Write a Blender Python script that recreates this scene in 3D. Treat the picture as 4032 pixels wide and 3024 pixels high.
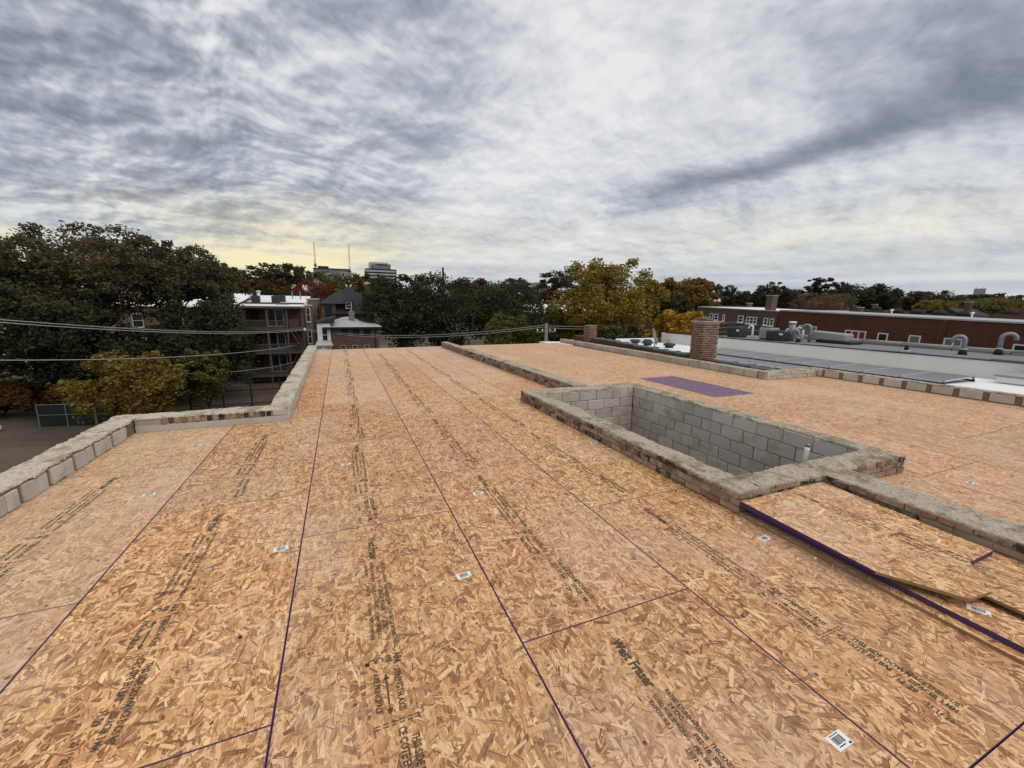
import bpy, bmesh, math, random
import numpy as np
from mathutils import Matrix, Vector, noise as mnoise

random.seed(7)
SC = bpy.context.scene
for o in list(bpy.data.objects):
    bpy.data.objects.remove(o)
COL = SC.collection
PI = math.pi

# ------------------------------------------------------------------ camera
cam_d = bpy.data.cameras.new('camera')
cam = bpy.data.objects.new('camera', cam_d)
COL.objects.link(cam)
cam_d.sensor_width = 36.0
cam_d.lens = 14.31
cam_d.clip_start = 0.05
cam_d.clip_end = 4000
YAW, PITCH, ROLL = 0.396596, 0.186637, 0.0125
cy, sy, cp, sp = math.cos(YAW), math.sin(YAW), math.cos(PITCH), math.sin(PITCH)
fwd = Vector((sy * cp, cy * cp, -sp))
rgt = Vector((cy, -sy, 0))
upv = rgt.cross(fwd)
r2 = rgt * math.cos(ROLL) + upv * math.sin(ROLL)
u2 = -rgt * math.sin(ROLL) + upv * math.cos(ROLL)
M = Matrix((r2, u2, -fwd)).transposed().to_4x4()
M.translation = Vector((0, 0, 1.8227))
cam.matrix_world = M
SC.camera = cam
SC.cycles.max_bounces = 5
SC.cycles.diffuse_bounces = 3
SC.cycles.glossy_bounces = 2
SC.cycles.transparent_max_bounces = 6

# ------------------------------------------------------------------ view / light
SC.view_settings.view_transform = 'Standard'
SC.view_settings.look = 'None'
SC.view_settings.exposure = 0.0
SC.view_settings.gamma = 1.0
SC.view_settings.use_curve_mapping = False

SUN_EL, SUN_AZ = math.radians(58), math.radians(150)      # azimuth measured from +Y towards +X
sun_d = bpy.data.lights.new('sun', 'SUN')
sun_d.energy = 1.5
sun_d.angle = math.radians(70)
sun_d.color = (1.0, 0.955, 0.90)
sun = bpy.data.objects.new('sun', sun_d)
COL.objects.link(sun)
sdir = Vector((math.sin(SUN_AZ) * math.cos(SUN_EL), math.cos(SUN_AZ) * math.cos(SUN_EL), math.sin(SUN_EL)))
sun.rotation_euler = sdir.to_track_quat('Z', 'Y').to_euler()
sun.location = sdir * 60


class NT:
    """small helper around a node tree"""
    def __init__(self, tree):
        self.t = tree
        self.n = tree.nodes
        self.l = tree.links

    def node(self, kind, **kw):
        nd = self.n.new(kind)
        for k, v in kw.items():
            setattr(nd, k, v)
        return nd

    def set(self, sock, v):
        if isinstance(v, bpy.types.NodeSocket):
            self.l.new(v, sock)
        elif v is not None:
            if isinstance(v, (tuple, list)) and sock.type == 'RGBA' and len(v) == 3:
                v = (*v, 1)
            sock.default_value = v

    def math(self, op, a, b=None, c=None, clamp=False):
        nd = self.node('ShaderNodeMath', operation=op, use_clamp=clamp)
        for i, v in enumerate((a, b, c)):
            if v is not None:
                self.set(nd.inputs[i], v)
        return nd.outputs[0]

    def vmath(self, op, a, b=None, scale=None):
        nd = self.node('ShaderNodeVectorMath', operation=op)
        self.set(nd.inputs[0], a)
        if b is not None:
            self.set(nd.inputs[1], b)
        if scale is not None:
            self.set(nd.inputs['Scale'], scale)
        return nd.outputs['Value'] if op in ('DOT_PRODUCT', 'LENGTH') else nd.outputs[0]

    def mix(self, fac, a, b, blend='MIX'):
        nd = self.node('ShaderNodeMix', data_type='RGBA', blend_type=blend)
        self.set(nd.inputs[0], fac)
        self.set(nd.inputs[6], a)
        self.set(nd.inputs[7], b)
        return nd.outputs[2]

    def mixf(self, fac, a, b):
        nd = self.node('ShaderNodeMix', data_type='FLOAT')
        self.set(nd.inputs[0], fac)
        self.set(nd.inputs[2], a)
        self.set(nd.inputs[3], b)
        return nd.outputs[0]

    def noise(self, vec, scale, detail=3, rough=.5, dist=0, dim='3D'):
        nd = self.node('ShaderNodeTexNoise', noise_dimensions=dim)
        self.set(nd.inputs['Vector'], vec)
        self.set(nd.inputs['Scale'], scale)
        nd.inputs['Detail'].default_value = detail
        nd.inputs['Roughness'].default_value = rough
        nd.inputs['Distortion'].default_value = dist
        return nd.outputs[0]

    def ramp(self, fac, stops, interp='LINEAR'):
        nd = self.node('ShaderNodeValToRGB')
        cr = nd.color_ramp
        cr.interpolation = interp
        while len(cr.elements) < len(stops):
            cr.elements.new(.5)
        for e, (p, c) in zip(cr.elements, stops):
            e.position = p
            e.color = (*c, 1) if len(c) == 3 else c
        self.set(nd.inputs[0], fac)
        return nd.outputs[0]

    def step(self, v, a, b):
        nd = self.node('ShaderNodeMapRange', interpolation_type='SMOOTHSTEP')
        self.set(nd.inputs[0], v)
        nd.inputs[1].default_value = a
        nd.inputs[2].default_value = b
        return nd.outputs[0]

    def mapping(self, vec, scale=(1, 1, 1), rot=(0, 0, 0), loc=(0, 0, 0)):
        nd = self.node('ShaderNodeMapping')
        self.set(nd.inputs[0], vec)
        nd.inputs['Scale'].default_value = scale
        nd.inputs['Rotation'].default_value = rot
        nd.inputs['Location'].default_value = loc
        return nd.outputs[0]

    def comb(self, x, y, z):
        nd = self.node('ShaderNodeCombineXYZ')
        for i, v in enumerate((x, y, z)):
            self.set(nd.inputs[i], v)
        return nd.outputs[0]

    def sep(self, v):
        nd = self.node('ShaderNodeSeparateXYZ')
        self.set(nd.inputs[0], v)
        return nd.outputs


# ------------------------------------------------------------------ sky
def build_world():
    w = bpy.data.worlds.new('World')
    SC.world = w
    w.use_nodes = True
    t = NT(w.node_tree)
    w.node_tree.nodes.clear()
    out = t.node('ShaderNodeOutputWorld')
    bg = t.node('ShaderNodeBackground')
    bg.inputs['Strength'].default_value = 0.1
    t.l.new(bg.outputs[0], out.inputs[0])
    sky = t.node('ShaderNodeTexSky', sky_type='NISHITA')
    sky.sun_disc = False
    sky.sun_elevation = SUN_EL
    sky.sun_rotation = SUN_AZ
    tc = t.node('ShaderNodeTexCoord')
    d = tc.outputs['Generated']
    x, y, z = t.sep(d)
    zp = t.math('MAXIMUM', z, 0.0)
    k = t.math('ADD', zp, 0.09)
    px = t.math('DIVIDE', x, k)
    py = t.math('DIVIDE', y, k)
    p = t.comb(px, py, 0.0)
    # warp the coordinates so that the bands wander
    wv = t.noise(p, .8, 2, .55, dim='2D')
    wob = t.math('MULTIPLY', t.math('SUBTRACT', wv, .5), 1.1)
    bx = t.math('ADD', px, wob)
    # long bands running along +Y (they fan out from the horizon)
    pb = t.comb(bx, t.math('MULTIPLY', py, .28), 3.7)
    bands = t.noise(pb, 1.2, 4, .52, dim='2D')
    # billows: rounded lumps lit from one side, folded noise at several sizes
    k2 = t.math('ADD', zp, .30)
    pl = t.comb(t.math('DIVIDE', x, k2), t.math('DIVIDE', y, k2), 0.0)
    lump = t.noise(pl, 1.9, 1, .5, dim='2D')
    wl = t.vmath('ADD', pl, t.comb(t.math('MULTIPLY', lump, .16), t.math('MULTIPLY', wv, .16), 0.0))
    bil = t.noise(wl, 4.6, 5, .54, dim='2D')
    bil2 = t.noise(t.vmath('ADD', wl, (.012, .050, 0)), 4.6, 3, .50, dim='2D')
    relief = t.math('MULTIPLY', t.math('SUBTRACT', bil, bil2), 1.45)
    fine = t.noise(wl, 15.0, 3, .55, dim='2D')
    fine2 = t.noise(t.vmath('ADD', wl, (.004, .018, 0)), 15.0, 2, .55, dim='2D')
    ripple = t.math('MULTIPLY', t.math('SUBTRACT', fine, fine2), .62)
    # how mottled (left) against how streaked (right)
    left = t.step(px, 0.9, -0.35)

    def gauss(cx, cyy, rx, ry, amp):
        a = t.math('DIVIDE', t.math('SUBTRACT', bx, cx), rx)
        b = t.math('DIVIDE', t.math('SUBTRACT', py, cyy), ry)
        e = t.math('EXPONENT', t.math('MULTIPLY', t.math('ADD', t.math('MULTIPLY', a, a), t.math('MULTIPLY', b, b)), -1.0))
        return t.math('MULTIPLY', e, amp)

    v = t.math('ADD', .73, t.math('MULTIPLY', t.math('SUBTRACT', bands, .5), .55))
    for g in ((-.85, 3.0, 1.0, 1.6, -.36), (-1.0, 1.6, .7, .7, -.20), (.05, 1.5, .30, .6, -.14),
              (.75, 2.3, .50, 1.9, .17), (.85, 1.1, .35, .5, .07),
              (2.15, 1.60, .22, .85, -.62), (2.0, .85, .36, .40, -.36), (2.5, .70, .6, .45, -.14), (1.6, .6, .5, .3, -.14),
              (1.45, 1.9, .35, .9, .10), (3.6, 2.4, .9, 1.3, .12)):
        v = t.math('ADD', v, gauss(*g))
    mot = t.math('ADD', t.math('ADD', relief, ripple), t.math('ADD', t.math('MULTIPLY', t.math('SUBTRACT', bil, .5), .40), t.math('MULTIPLY', t.math('SUBTRACT', lump, .5), .30)))
    amt = t.mixf(left, .42, 1.0)
    v = t.math('ADD', v, t.math('MULTIPLY', mot, amt))
    v = t.math('ADD', v, t.math('MULTIPLY', t.math('SUBTRACT', fine, .5), .10))
    cloud = t.ramp(v, [(0.05, (.215, .245, .300)), (.32, (.325, .355, .405)), (.52, (.455, .485, .530)),
                       (.72, (.645, .660, .690)), (1.0, (.85, .85, .855))])
    # low layered band close to the horizon
    lay = t.noise(t.comb(t.math('MULTIPLY', px, .35), t.math('MULTIPLY', z, 55.0), 2.0), 1.0, 3, .55, dim='2D')
    lowc = t.ramp(lay, [(.30, (.41, .475, .54)), (.52, (.545, .59, .63)), (.72, (.70, .71, .70))])
    low = t.step(z, .17, .03)
    c = t.mix(t.math('MULTIPLY', low, .78), cloud, lowc)
    # sunlit gap low in the west
    ang = t.node('ShaderNodeMath', operation='ARCTAN2')
    t.l.new(x, ang.inputs[0])
    t.l.new(y, ang.inputs[1])

    def glow(az, wd, el, eh, amp):
        a = t.math('DIVIDE', t.math('SUBTRACT', ang.outputs[0], math.radians(az)), math.radians(wd))
        b = t.math('DIVIDE', t.math('SUBTRACT', z, el), eh)
        e = t.math('EXPONENT', t.math('MULTIPLY', t.math('ADD', t.math('MULTIPLY', a, a), t.math('MULTIPLY', b, b)), -1.0))
        return t.math('MULTIPLY', e, amp)
    gl = t.math('ADD', t.math('ADD', glow(-5, 11, .075, .060, 1.15), glow(-30, 4.5, .085, .03, .8)),
                t.math('ADD', glow(5, 22, .16, .05, .30), glow(62, 24, .14, .04, .30)))
    gl = t.math('MULTIPLY', gl, t.math('ADD', .0, t.math('MULTIPLY', t.math('ADD', lay, t.math('SUBTRACT', bil, .5)), 1.75)), clamp=True)
    c = t.mix(gl, c, (.97, .855, .52))
    # thin veil of the clear sky through the cloud
    skyd = t.vmath('SCALE', sky.outputs[0], scale=.10)
    c = t.mix(.06, c, skyd)
    # below the horizon: dull ground tone
    c = t.mix(t.step(z, -.02, -.06), c, (.10, .095, .085))
    c10 = t.vmath('SCALE', c, scale=10.0)
    t.l.new(c10, bg.inputs['Color'])


build_world()
SC.world.cycles.sampling_method = 'MANUAL'
SC.world.cycles.sample_map_resolution = 256


# ------------------------------------------------------------------ material helpers
def new_mat(name):
    m = bpy.data.materials.new(name)
    m.use_nodes = True
    t = NT(m.node_tree)
    b = m.node_tree.nodes['Principled BSDF']
    b.inputs['Specular IOR Level'].default_value = .25
    b.inputs['Roughness'].default_value = .85
    return m, t, b


def objco(t):
    return t.node('ShaderNodeTexCoord').outputs['Object']


def poco(t):
    return t.node('ShaderNodeNewGeometry').outputs['Position']


def bump(t, b, h, strength=.5, dist=.01):
    nd = t.node('ShaderNodeBump')
    nd.inputs['Strength'].default_value = strength
    nd.inputs['Distance'].default_value = dist
    t.l.new(h, nd.inputs['Height'])
    t.l.new(nd.outputs[0], b.inputs['Normal'])


def simple(name, col, rough=.8, var=.25, scale=3.0, metal=0, world=True, fine=0.0, bumpd=0.0, spec=.25):
    m, t, b = new_mat(name)
    co = poco(t) if world else objco(t)
    n = t.noise(co, scale, 5, .6)
    lo = tuple(c * (1 - var) for c in col)
    hi = tuple(min(1, c * (1 + var)) for c in col)
    c = t.mix(n, lo, hi)
    if fine:
        n2 = t.noise(co, scale * 14, 4, .6)
        c = t.mix(t.math('MULTIPLY', n2, fine), c, tuple(x * .45 for x in col))
    t.l.new(c, b.inputs['Base Color'])
    b.inputs['Roughness'].default_value = rough
    b.inputs['Metallic'].default_value = metal
    b.inputs['Specular IOR Level'].default_value = spec
    if bumpd:
        bump(t, b, t.noise(co, scale * 10, 4, .6), .7, bumpd)
    return m


def osb_material(name, purple=False):
    m, t, b = new_mat(name)
    oi = t.node('ShaderNodeObjectInfo')
    co = objco(t)
    off = t.math('MULTIPLY', oi.outputs['Random'], 53.0)
    base = t.vmath('ADD', co, t.comb(off, t.math('MULTIPLY', off, 1.7), 0.0))
    val = None
    edge = None
    # ground layer: stretched cells at several angles
    for i, (rot, sx, sy_, thr) in enumerate(((.2, 42, 11, 0), (-.7, 52, 13, .42), (1.0, 48, 12, .5))):
        vo = t.node('ShaderNodeTexVoronoi', feature='F1', voronoi_dimensions='2D')
        t.set(vo.inputs['Vector'], t.mapping(base, (sx, sy_, 1), (0, 0, rot), (i * 3.1, i * 7.7, 0)))
        vo.inputs['Scale'].default_value = 1.0
        r, g, bl = t.sep(vo.outputs['Color'])
        if val is None:
            val = g
        else:
            mk = t.math('GREATER_THAN', r, thr)
            val = t.mixf(mk, val, g)
    # strands: boxes turned by a random angle around scattered centres
    for i in range(8):
        sc = (9.5, 12.5, 16.0, 11.0, 20.0, 14.0, 24.0, 8.6)[i]
        vo = t.node('ShaderNodeTexVoronoi', feature='F1', voronoi_dimensions='2D')
        vec = t.vmath('ADD', base, (i * 11.37, i * -5.91, 0))
        flat = t.vmath('MULTIPLY', vec, (1, 1, 0))
        t.set(vo.inputs['Vector'], flat)
        vo.inputs['Scale'].default_value = sc
        cr, cg, cb = t.sep(vo.outputs['Color'])
        # Voronoi 'Position' is returned in the unscaled input space
        loc = t.vmath('SUBTRACT', flat, vo.outputs['Position'])
        rot = t.node('ShaderNodeVectorRotate', rotation_type='Z_AXIS')
        t.set(rot.inputs['Vector'], loc)
        t.set(rot.inputs['Angle'], t.math('MULTIPLY', t.math('SUBTRACT', cr, .5), 4.6 if i % 2 else 2.6))
        u, v, _ = t.sep(rot.outputs[0])
        au = t.math('ABSOLUTE', v)
        av = t.math('ABSOLUTE', u)
        ln = t.math('MULTIPLY', t.math('ADD', .5, t.math('MULTIPLY', cg, .75)), .58 / sc)
        wd = t.math('MULTIPLY', t.math('ADD', .20, t.math('MULTIPLY', t.math('MULTIPLY', cb, cb), 1.15)), (.130 if i < 7 else .11) / sc)
        wd = t.math('SUBTRACT', wd, t.math('MULTIPLY', au, .05))
        mk = t.math('MULTIPLY', t.math('LESS_THAN', au, ln), t.math('LESS_THAN', av, wd))
        tone = t.math('FRACT', t.math('ADD', t.math('MULTIPLY', cg, 7.13), t.math('MULTIPLY', cb, 3.71)))
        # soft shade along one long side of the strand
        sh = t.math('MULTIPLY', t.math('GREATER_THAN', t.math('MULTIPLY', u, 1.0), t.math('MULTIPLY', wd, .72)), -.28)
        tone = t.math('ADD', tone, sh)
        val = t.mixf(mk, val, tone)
    grain = t.noise(t.mapping(base, (160, 22, 1), (0, 0, .25)), 1.0, 1, .6, dim='2D')
    blot = t.noise(base, 5.0, 2, .6, dim='2D')
    vv = t.math('ADD', t.math('MULTIPLY', t.math('SUBTRACT', val, .5), .76), .525)
    vv = t.math('ADD', vv, t.math('MULTIPLY', t.math('SUBTRACT', grain, .5), .42))
    vv = t.math('ADD', vv, t.math('MULTIPLY', t.math('SUBTRACT', blot, .5), .30), clamp=True)
    if purple:
        c = t.ramp(vv, [(0, (.060, .034, .064)), (.5, (.135, .078, .135)), (1, (.28, .19, .26))])
    else:
        c = t.ramp(vv, [(0.0, (.105, .040, .015)), (.18, (.250, .105, .040)), (.40, (.45, .222, .088)),
                        (.62, (.62, .342, .150)), (.82, (.78, .490, .240)), (1.0, (.88, .66, .41))])
        red = t.math('MULTIPLY', t.step(t.noise(base, 2.2, 2, .6, dim='2D'), .48, .68), .35)
        c = t.mix(red, c, t.vmath('MULTIPLY', c, (1.0, .80, .72)))
        c = t.mix(1.0, c, oi.outputs['Color'], 'MULTIPLY')
        # dusty, foot-worn film plus painted-in far sky sheen: amount per sheet in the alpha of the object colour
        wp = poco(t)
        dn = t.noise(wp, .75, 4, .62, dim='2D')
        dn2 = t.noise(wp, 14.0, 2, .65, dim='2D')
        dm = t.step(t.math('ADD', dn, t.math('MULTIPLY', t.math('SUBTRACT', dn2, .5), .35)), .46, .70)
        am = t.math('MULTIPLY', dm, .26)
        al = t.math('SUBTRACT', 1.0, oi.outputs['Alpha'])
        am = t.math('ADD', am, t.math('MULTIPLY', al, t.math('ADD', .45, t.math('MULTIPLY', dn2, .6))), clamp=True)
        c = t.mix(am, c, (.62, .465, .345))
        # odd dark knots and scuffs
        kn = t.node('ShaderNodeTexVoronoi', feature='F1', voronoi_dimensions='2D')
        t.set(kn.inputs['Vector'], base)
        kn.inputs['Scale'].default_value = 2.6
        kr = t.sep(kn.outputs['Color'])[0]
        km = t.math('MULTIPLY', t.step(kn.outputs['Distance'], .030, .018), t.math('GREATER_THAN', kr, .45))
        c = t.mix(t.math('MULTIPLY', km, .8), c, (.035, .02, .012))
    t.l.new(c, b.inputs['Base Color'])
    b.inputs['Roughness'].default_value = .6
    b.inputs['Specular IOR Level'].default_value = .38
    bump(t, b, grain, .25, .003)
    return m


def brick_part_material(name, cols, smear=(.40, .345, .28), smear_amt=.5):
    """colour of a brick that is an object of its own: picked by the object's random number"""
    m, t, b = new_mat(name)
    oi = t.node('ShaderNodeObjectInfo')
    n = len(cols)
    c = t.ramp(oi.outputs['Random'], [((i + .0) / n, c) for i, c in enumerate(cols)], 'CONSTANT')
    p = poco(t)
    n1 = t.noise(p, 22, 5, .65)
    c = t.mix(t.math('MULTIPLY', n1, .7), c, t.vmath('SCALE', c, scale=.35))
    n2 = t.noise(p, 9, 6, .7, .4)
    sm = t.math('MULTIPLY', t.step(n2, .47, .62), smear_amt)
    c = t.mix(sm, c, smear)
    n3 = t.noise(p, 5.5, 5, .65)
    c = t.mix(t.math('MULTIPLY', t.step(n3, .55, .66), .7), c, (.03, .026, .024))
    t.l.new(c, b.inputs['Base Color'])
    b.inputs['Roughness'].default_value = .92
    bump(t, b, n1, .8, .012)
    return m


def mossy_material(name, a, bcol, moss, moss_lo=.44, moss_hi=.60):
    m, t, b = new_mat(name)
    p = poco(t)
    n1 = t.noise(p, 7, 6, .68)
    n2 = t.noise(p, 2.6, 5, .65, .4)
    n3 = t.noise(p, 45, 4, .65)
    c = t.mix(n1, a, bcol)
    mk = t.step(t.math('ADD', n2, t.math('MULTIPLY', t.math('SUBTRACT', n1, .5), .5)), moss_lo, moss_hi)
    c = t.mix(t.math('MULTIPLY', mk, .85), c, moss)
    c = t.mix(t.math('MULTIPLY', t.step(n3, .50, .68), .6), c, (.085, .072, .05))
    n4 = t.noise(p, 18, 5, .7, .6)
    c = t.mix(t.math('MULTIPLY', t.step(n4, .54, .66), .55), c, tuple(min(1, q * 1.25) for q in a))
    c = t.mix(t.math('MULTIPLY', t.step(n4, .44, .34), .5), c, (.05, .045, .032))
    t.l.new(c, b.inputs['Base Color'])
    b.inputs['Roughness'].default_value = .95
    h = t.math('ADD', n1, t.math('MULTIPLY', n3, .5))
    bump(t, b, h, 1.0, .02)
    return m


def block_material(name, col, stain, amt=.5, var=.18):
    m, t, b = new_mat(name)
    oi = t.node('ShaderNodeObjectInfo')
    p = poco(t)
    br = t.math('ADD', 1 - var, t.math('MULTIPLY', oi.outputs['Random'], 2 * var))
    c = t.vmath('SCALE', col, scale=br)
    n1 = t.noise(p, 60, 4, .7)
    n2 = t.noise(p, 3.2, 5, .65, .5)
    c = t.mix(t.math('MULTIPLY', n1, .35), c, tuple(x * .5 for x in col))
    c = t.mix(t.math('MULTIPLY', t.step(n2, .46, .68), amt), c, stain)
    t.l.new(c, b.inputs['Base Color'])
    b.inputs['Roughness'].default_value = .95
    bump(t, b, n1, .6, .006)
    return m


def far_brick_material(name, col, mortar, var=.3):
    m, t, b = new_mat(name)
    co = objco(t)
    # brick courses on upright walls of any facing
    x, y, z = t.sep(co)
    vec = t.comb(t.math('ADD', x, y), z, 0.0)
    br = t.node('ShaderNodeTexBrick')
    t.set(br.inputs['Vector'], vec)
    br.inputs['Color1'].default_value = (*col, 1)
    br.inputs['Color2'].default_value = (*(c * (1 - var) for c in col), 1)
    br.inputs['Mortar'].default_value = (*mortar, 1)
    br.inputs['Scale'].default_value = 1.0
    br.inputs['Mortar Size'].default_value = .010
    br.inputs['Brick Width'].default_value = .22
    br.inputs['Row Height'].default_value = .075
    n = t.noise(co, .5, 5, .65)
    c = t.mix(t.math('MULTIPLY', t.step(n, .42, .75), .45), br.outputs['Color'], tuple(x * .45 for x in col))
    n2 = t.noise(t.mapping(co, (3, 3, .4)), 1.0, 4, .6)
    c = t.mix(t.math('MULTIPLY', t.step(n2, .5, .8), .3), c, tuple(min(1, x * 1.5) for x in col))
    t.l.new(c, b.inputs['Base Color'])
    b.inputs['Roughness'].default_value = .93
    return m


def leaf_material(name):
    m, t, b = new_mat(name)
    oi = t.node('ShaderNodeObjectInfo')
    g = t.node('ShaderNodeNewGeometry')
    r = g.outputs['Random Per Island']
    n = t.noise(g.outputs['Position'], .55, 3, .6)
    k = t.math('ADD', .40, t.math('ADD', t.math('MULTIPLY', r, .75), t.math('MULTIPLY', n, .55)))
    c = t.vmath('SCALE', oi.outputs['Color'], scale=k)
    hue = t.node('ShaderNodeHueSaturation')
    t.set(hue.inputs['Color'], c)
    t.set(hue.inputs['Hue'], t.math('ADD', .485, t.math('MULTIPLY', t.math('FRACT', t.math('MULTIPLY', r, 17.3)), .035)))
    t.l.new(hue.outputs[0], b.inputs['Base Color'])
    b.inputs['Roughness'].default_value = .7
    b.inputs['Specular IOR Level'].default_value = .12
    tr = t.node('ShaderNodeBsdfTranslucent')
    t.l.new(hue.outputs[0], tr.inputs[0])
    mx = t.node('ShaderNodeMixShader')
    mx.inputs[0].default_value = .28
    t.l.new(b.outputs[0], mx.inputs[1])
    t.l.new(tr.outputs[0], mx.inputs[2])
    t.l.new(mx.outputs[0], t.n['Material Output'].inputs[0])
    return m


def ink_material():
    m, t, b = new_mat('print_ink')
    p = poco(t)
    n = t.noise(p, 38, 4, .7, .6)
    n2 = t.noise(p, 1.4, 3, .6)
    cov = t.math('MULTIPLY', t.step(n, .76, .56), t.math('ADD', .50, t.math('MULTIPLY', n2, .75)), clamp=True)
    b.inputs['Base Color'].default_value = (.070, .066, .048, 1)
    tr = t.node('ShaderNodeBsdfTransparent')
    mx = t.node('ShaderNodeMixShader')
    t.l.new(t.math('MULTIPLY', cov, .92), mx.inputs[0])
    t.l.new(tr.outputs[0], mx.inputs[1])
    t.l.new(b.outputs[0], mx.inputs[2])
    t.l.new(mx.outputs[0], t.n['Material Output'].inputs[0])
    return m


def glass_pane(name, col=(.02, .024, .028), rough=.12):
    m, t, b = new_mat(name)
    b.inputs['Base Color'].default_value = (*col, 1)
    b.inputs['Roughness'].default_value = rough
    b.inputs['Specular IOR Level'].default_value = .5
    return m


def solar_material():
    m, t, b = new_mat('solar_cells')
    co = objco(t)
    br = t.node('ShaderNodeTexBrick')
    t.set(br.inputs['Vector'], co)
    br.offset = 0
    br.inputs['Color1'].default_value = (.085, .088, .098, 1)
    br.inputs['Color2'].default_value = (.095, .098, .108, 1)
    br.inputs['Mortar'].default_value = (.14, .145, .155, 1)
    br.inputs['Scale'].default_value = 1
    br.inputs['Mortar Size'].default_value = .003
    br.inputs['Brick Width'].default_value = .157
    br.inputs['Row Height'].default_value = .157
    t.l.new(br.outputs['Color'], b.inputs['Base Color'])
    b.inputs['Roughness'].default_value = .30
    b.inputs['Specular IOR Level'].default_value = .42
    return m


MAT = {
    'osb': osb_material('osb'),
    'osb_purple': osb_material('purple_stained_osb', True),
    'osb_edge': simple('osb_edge', (.30, .20, .105), .9, .35, 40, fine=.4),
    'purple': simple('purple_edge_paint', (.075, .040, .125), .6, .35, 30, fine=.3),
    'purple_film': simple('purple_overspray', (.145, .075, .150), .7, .5, 40, fine=.3),
    'ink': ink_material(),
    'label_white': simple('label_paper', (.78, .78, .78), .5, .04, 5),
    'label_ink': simple('label_ink', (.04, .04, .045), .5, .1, 5),
    'brick': brick_part_material('reclaimed_brick', [(.36, .23, .16), (.42, .29, .21), (.28, .16, .11), (.10, .065, .055), (.40, .28, .20), (.24, .15, .11), (.045, .038, .038), (.33, .21, .15)], smear_amt=.62),
    'clinker': brick_part_material('clinker_brick', [(.42, .26, .15), (.03, .028, .027), (.30, .15, .08), (.44, .30, .19), (.16, .09, .06), (.34, .12, .07), (.03, .028, .027), (.38, .22, .12)], smear_amt=.25),
    'chimney_brick': brick_part_material('chimney_brick', [(.22, .078, .05), (.17, .060, .042), (.26, .10, .065), (.12, .048, .036), (.20, .08, .055)], smear=(.42, .34, .27), smear_amt=.25),
    'mortar': simple('mortar', (.40, .345, .28), .95, .25, 8, fine=.4, bumpd=.01),
    'mortar_brown': simple('brown_mortar', (.235, .170, .105), .95, .3, 9, fine=.4, bumpd=.012),
    'cap': mossy_material('mossy_mortar_top', (.50, .44, .35), (.34, .295, .22), (.19, .16, .085), .47, .64),
    'cap_pale': mossy_material('pale_mortar_top', (.62, .56, .46), (.46, .40, .30), (.25, .205, .11), .46, .66),
    'block': block_material('grey_concrete_block', (.54, .495, .44), (.30, .25, .19), .6, .13),
    'block_pale': block_material('pale_concrete_block', (.53, .50, .46), (.36, .31, .24), .6, .12),
    'block_mid': block_material('tan_concrete_block', (.47, .44, .395), (.27, .22, .165), .5, .12),
    'concrete': block_material('cast_concrete', (.50, .475, .44), (.36, .32, .27), .5, .05),
    'dark_slab': simple('dark_subdeck', (.035, .028, .03), .95, .3, 3),
    'membrane': simple('white_membrane', (.80, .80, .80), .55, .07, .6, fine=.10),
    'stucco': simple('cream_parapet_paint', (.66, .645, .60), .8, .10, .7, fine=.12, bumpd=.004),
    'membrane_grey': simple('grey_modified_bitumen', (.20, .205, .21), .85, .30, .8, fine=.35),
    'tar': simple('black_tar', (.022, .022, .024), .6, .3, 2),
    'tile_dark': simple('glazed_coping', (.050, .058, .064), .35, .4, 6, spec=.5),
    'galv': simple('galvanised_steel', (.24, .25, .26), .45, .25, 3, metal=.5),
    'pvc': simple('white_pipe', (.74, .74, .72), .5, .08, 4),
    'grey_paint': simple('grey_paint', (.30, .30, .30), .7, .2, 2),
    'white_paint': simple('white_paint', (.70, .70, .68), .6, .12, 2),
    'hvac': simple('dark_condenser', (.050, .055, .060), .6, .3, 4),
    'hvac_grey': simple('grey_condenser', (.33, .335, .33), .6, .15, 3),
    'solar': solar_material(),
    'alu': simple('aluminium', (.58, .59, .60), .4, .1, 5, metal=.6),
    'brick_brown': far_brick_material('dark_brown_brickwork', (.118, .045, .024), (.12, .055, .035)),
    'brick_tan': far_brick_material('tan_brown_brickwork', (.135, .085, .063), (.15, .105, .08)),
    'brick_buff': far_brick_material('buff_brickwork', (.25, .165, .105), (.24, .18, .13)),
    'brick_red': far_brick_material('red_brown_brickwork', (.115, .060, .044), (.13, .085, .065)),
    'glass': glass_pane('window_glass'),
    'curtain_red': simple('red_curtain', (.22, .03, .035), .9, .5, 6),
    'curtain_grey': simple('pale_curtain', (.17, .17, .175), .9, .3, 4),
    'shingle': simple('charcoal_shingles', (.035, .037, .042), .85, .25, 2.5, fine=.25),
    'roof_grey': simple('grey_flat_roof', (.40, .40, .40), .85, .2, .8, fine=.3),
    'wood_dark': simple('weathered_timber', (.115, .095, .080), .9, .35, 2, fine=.3),
    'wood_pale': simple('pale_wood', (.62, .45, .27), .8, .12, 6),
    'black_metal': simple('black_metal', (.014, .014, .015), .5, .3, 2),
    'cable': simple('cable', (.40, .40, .39), .5, .15, 2),
    'pole_wood': simple('pole_wood', (.20, .19, .175), .9, .25, 2, fine=.3),
    'screen': simple('green_fence_screen', (.012, .017, .016), .85, .3, 1.5),
    'bark': simple('bark', (.045, .036, .028), .95, .4, 4, fine=.4),
    'leaf': leaf_material('leaves'),
    'glass_block': simple('blue_grey_cladding', (.16, .175, .20), .5, .25, .15),
    'cladding': simple('pale_cladding', (.40, .41, .43), .6, .15, .1),
    'limestone': simple('limestone', (.30, .275, .25), .9, .2, .1),
    'far_dark': simple('far_dark_brick', (.030, .026, .024), .9, .2, .2),
}


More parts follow.
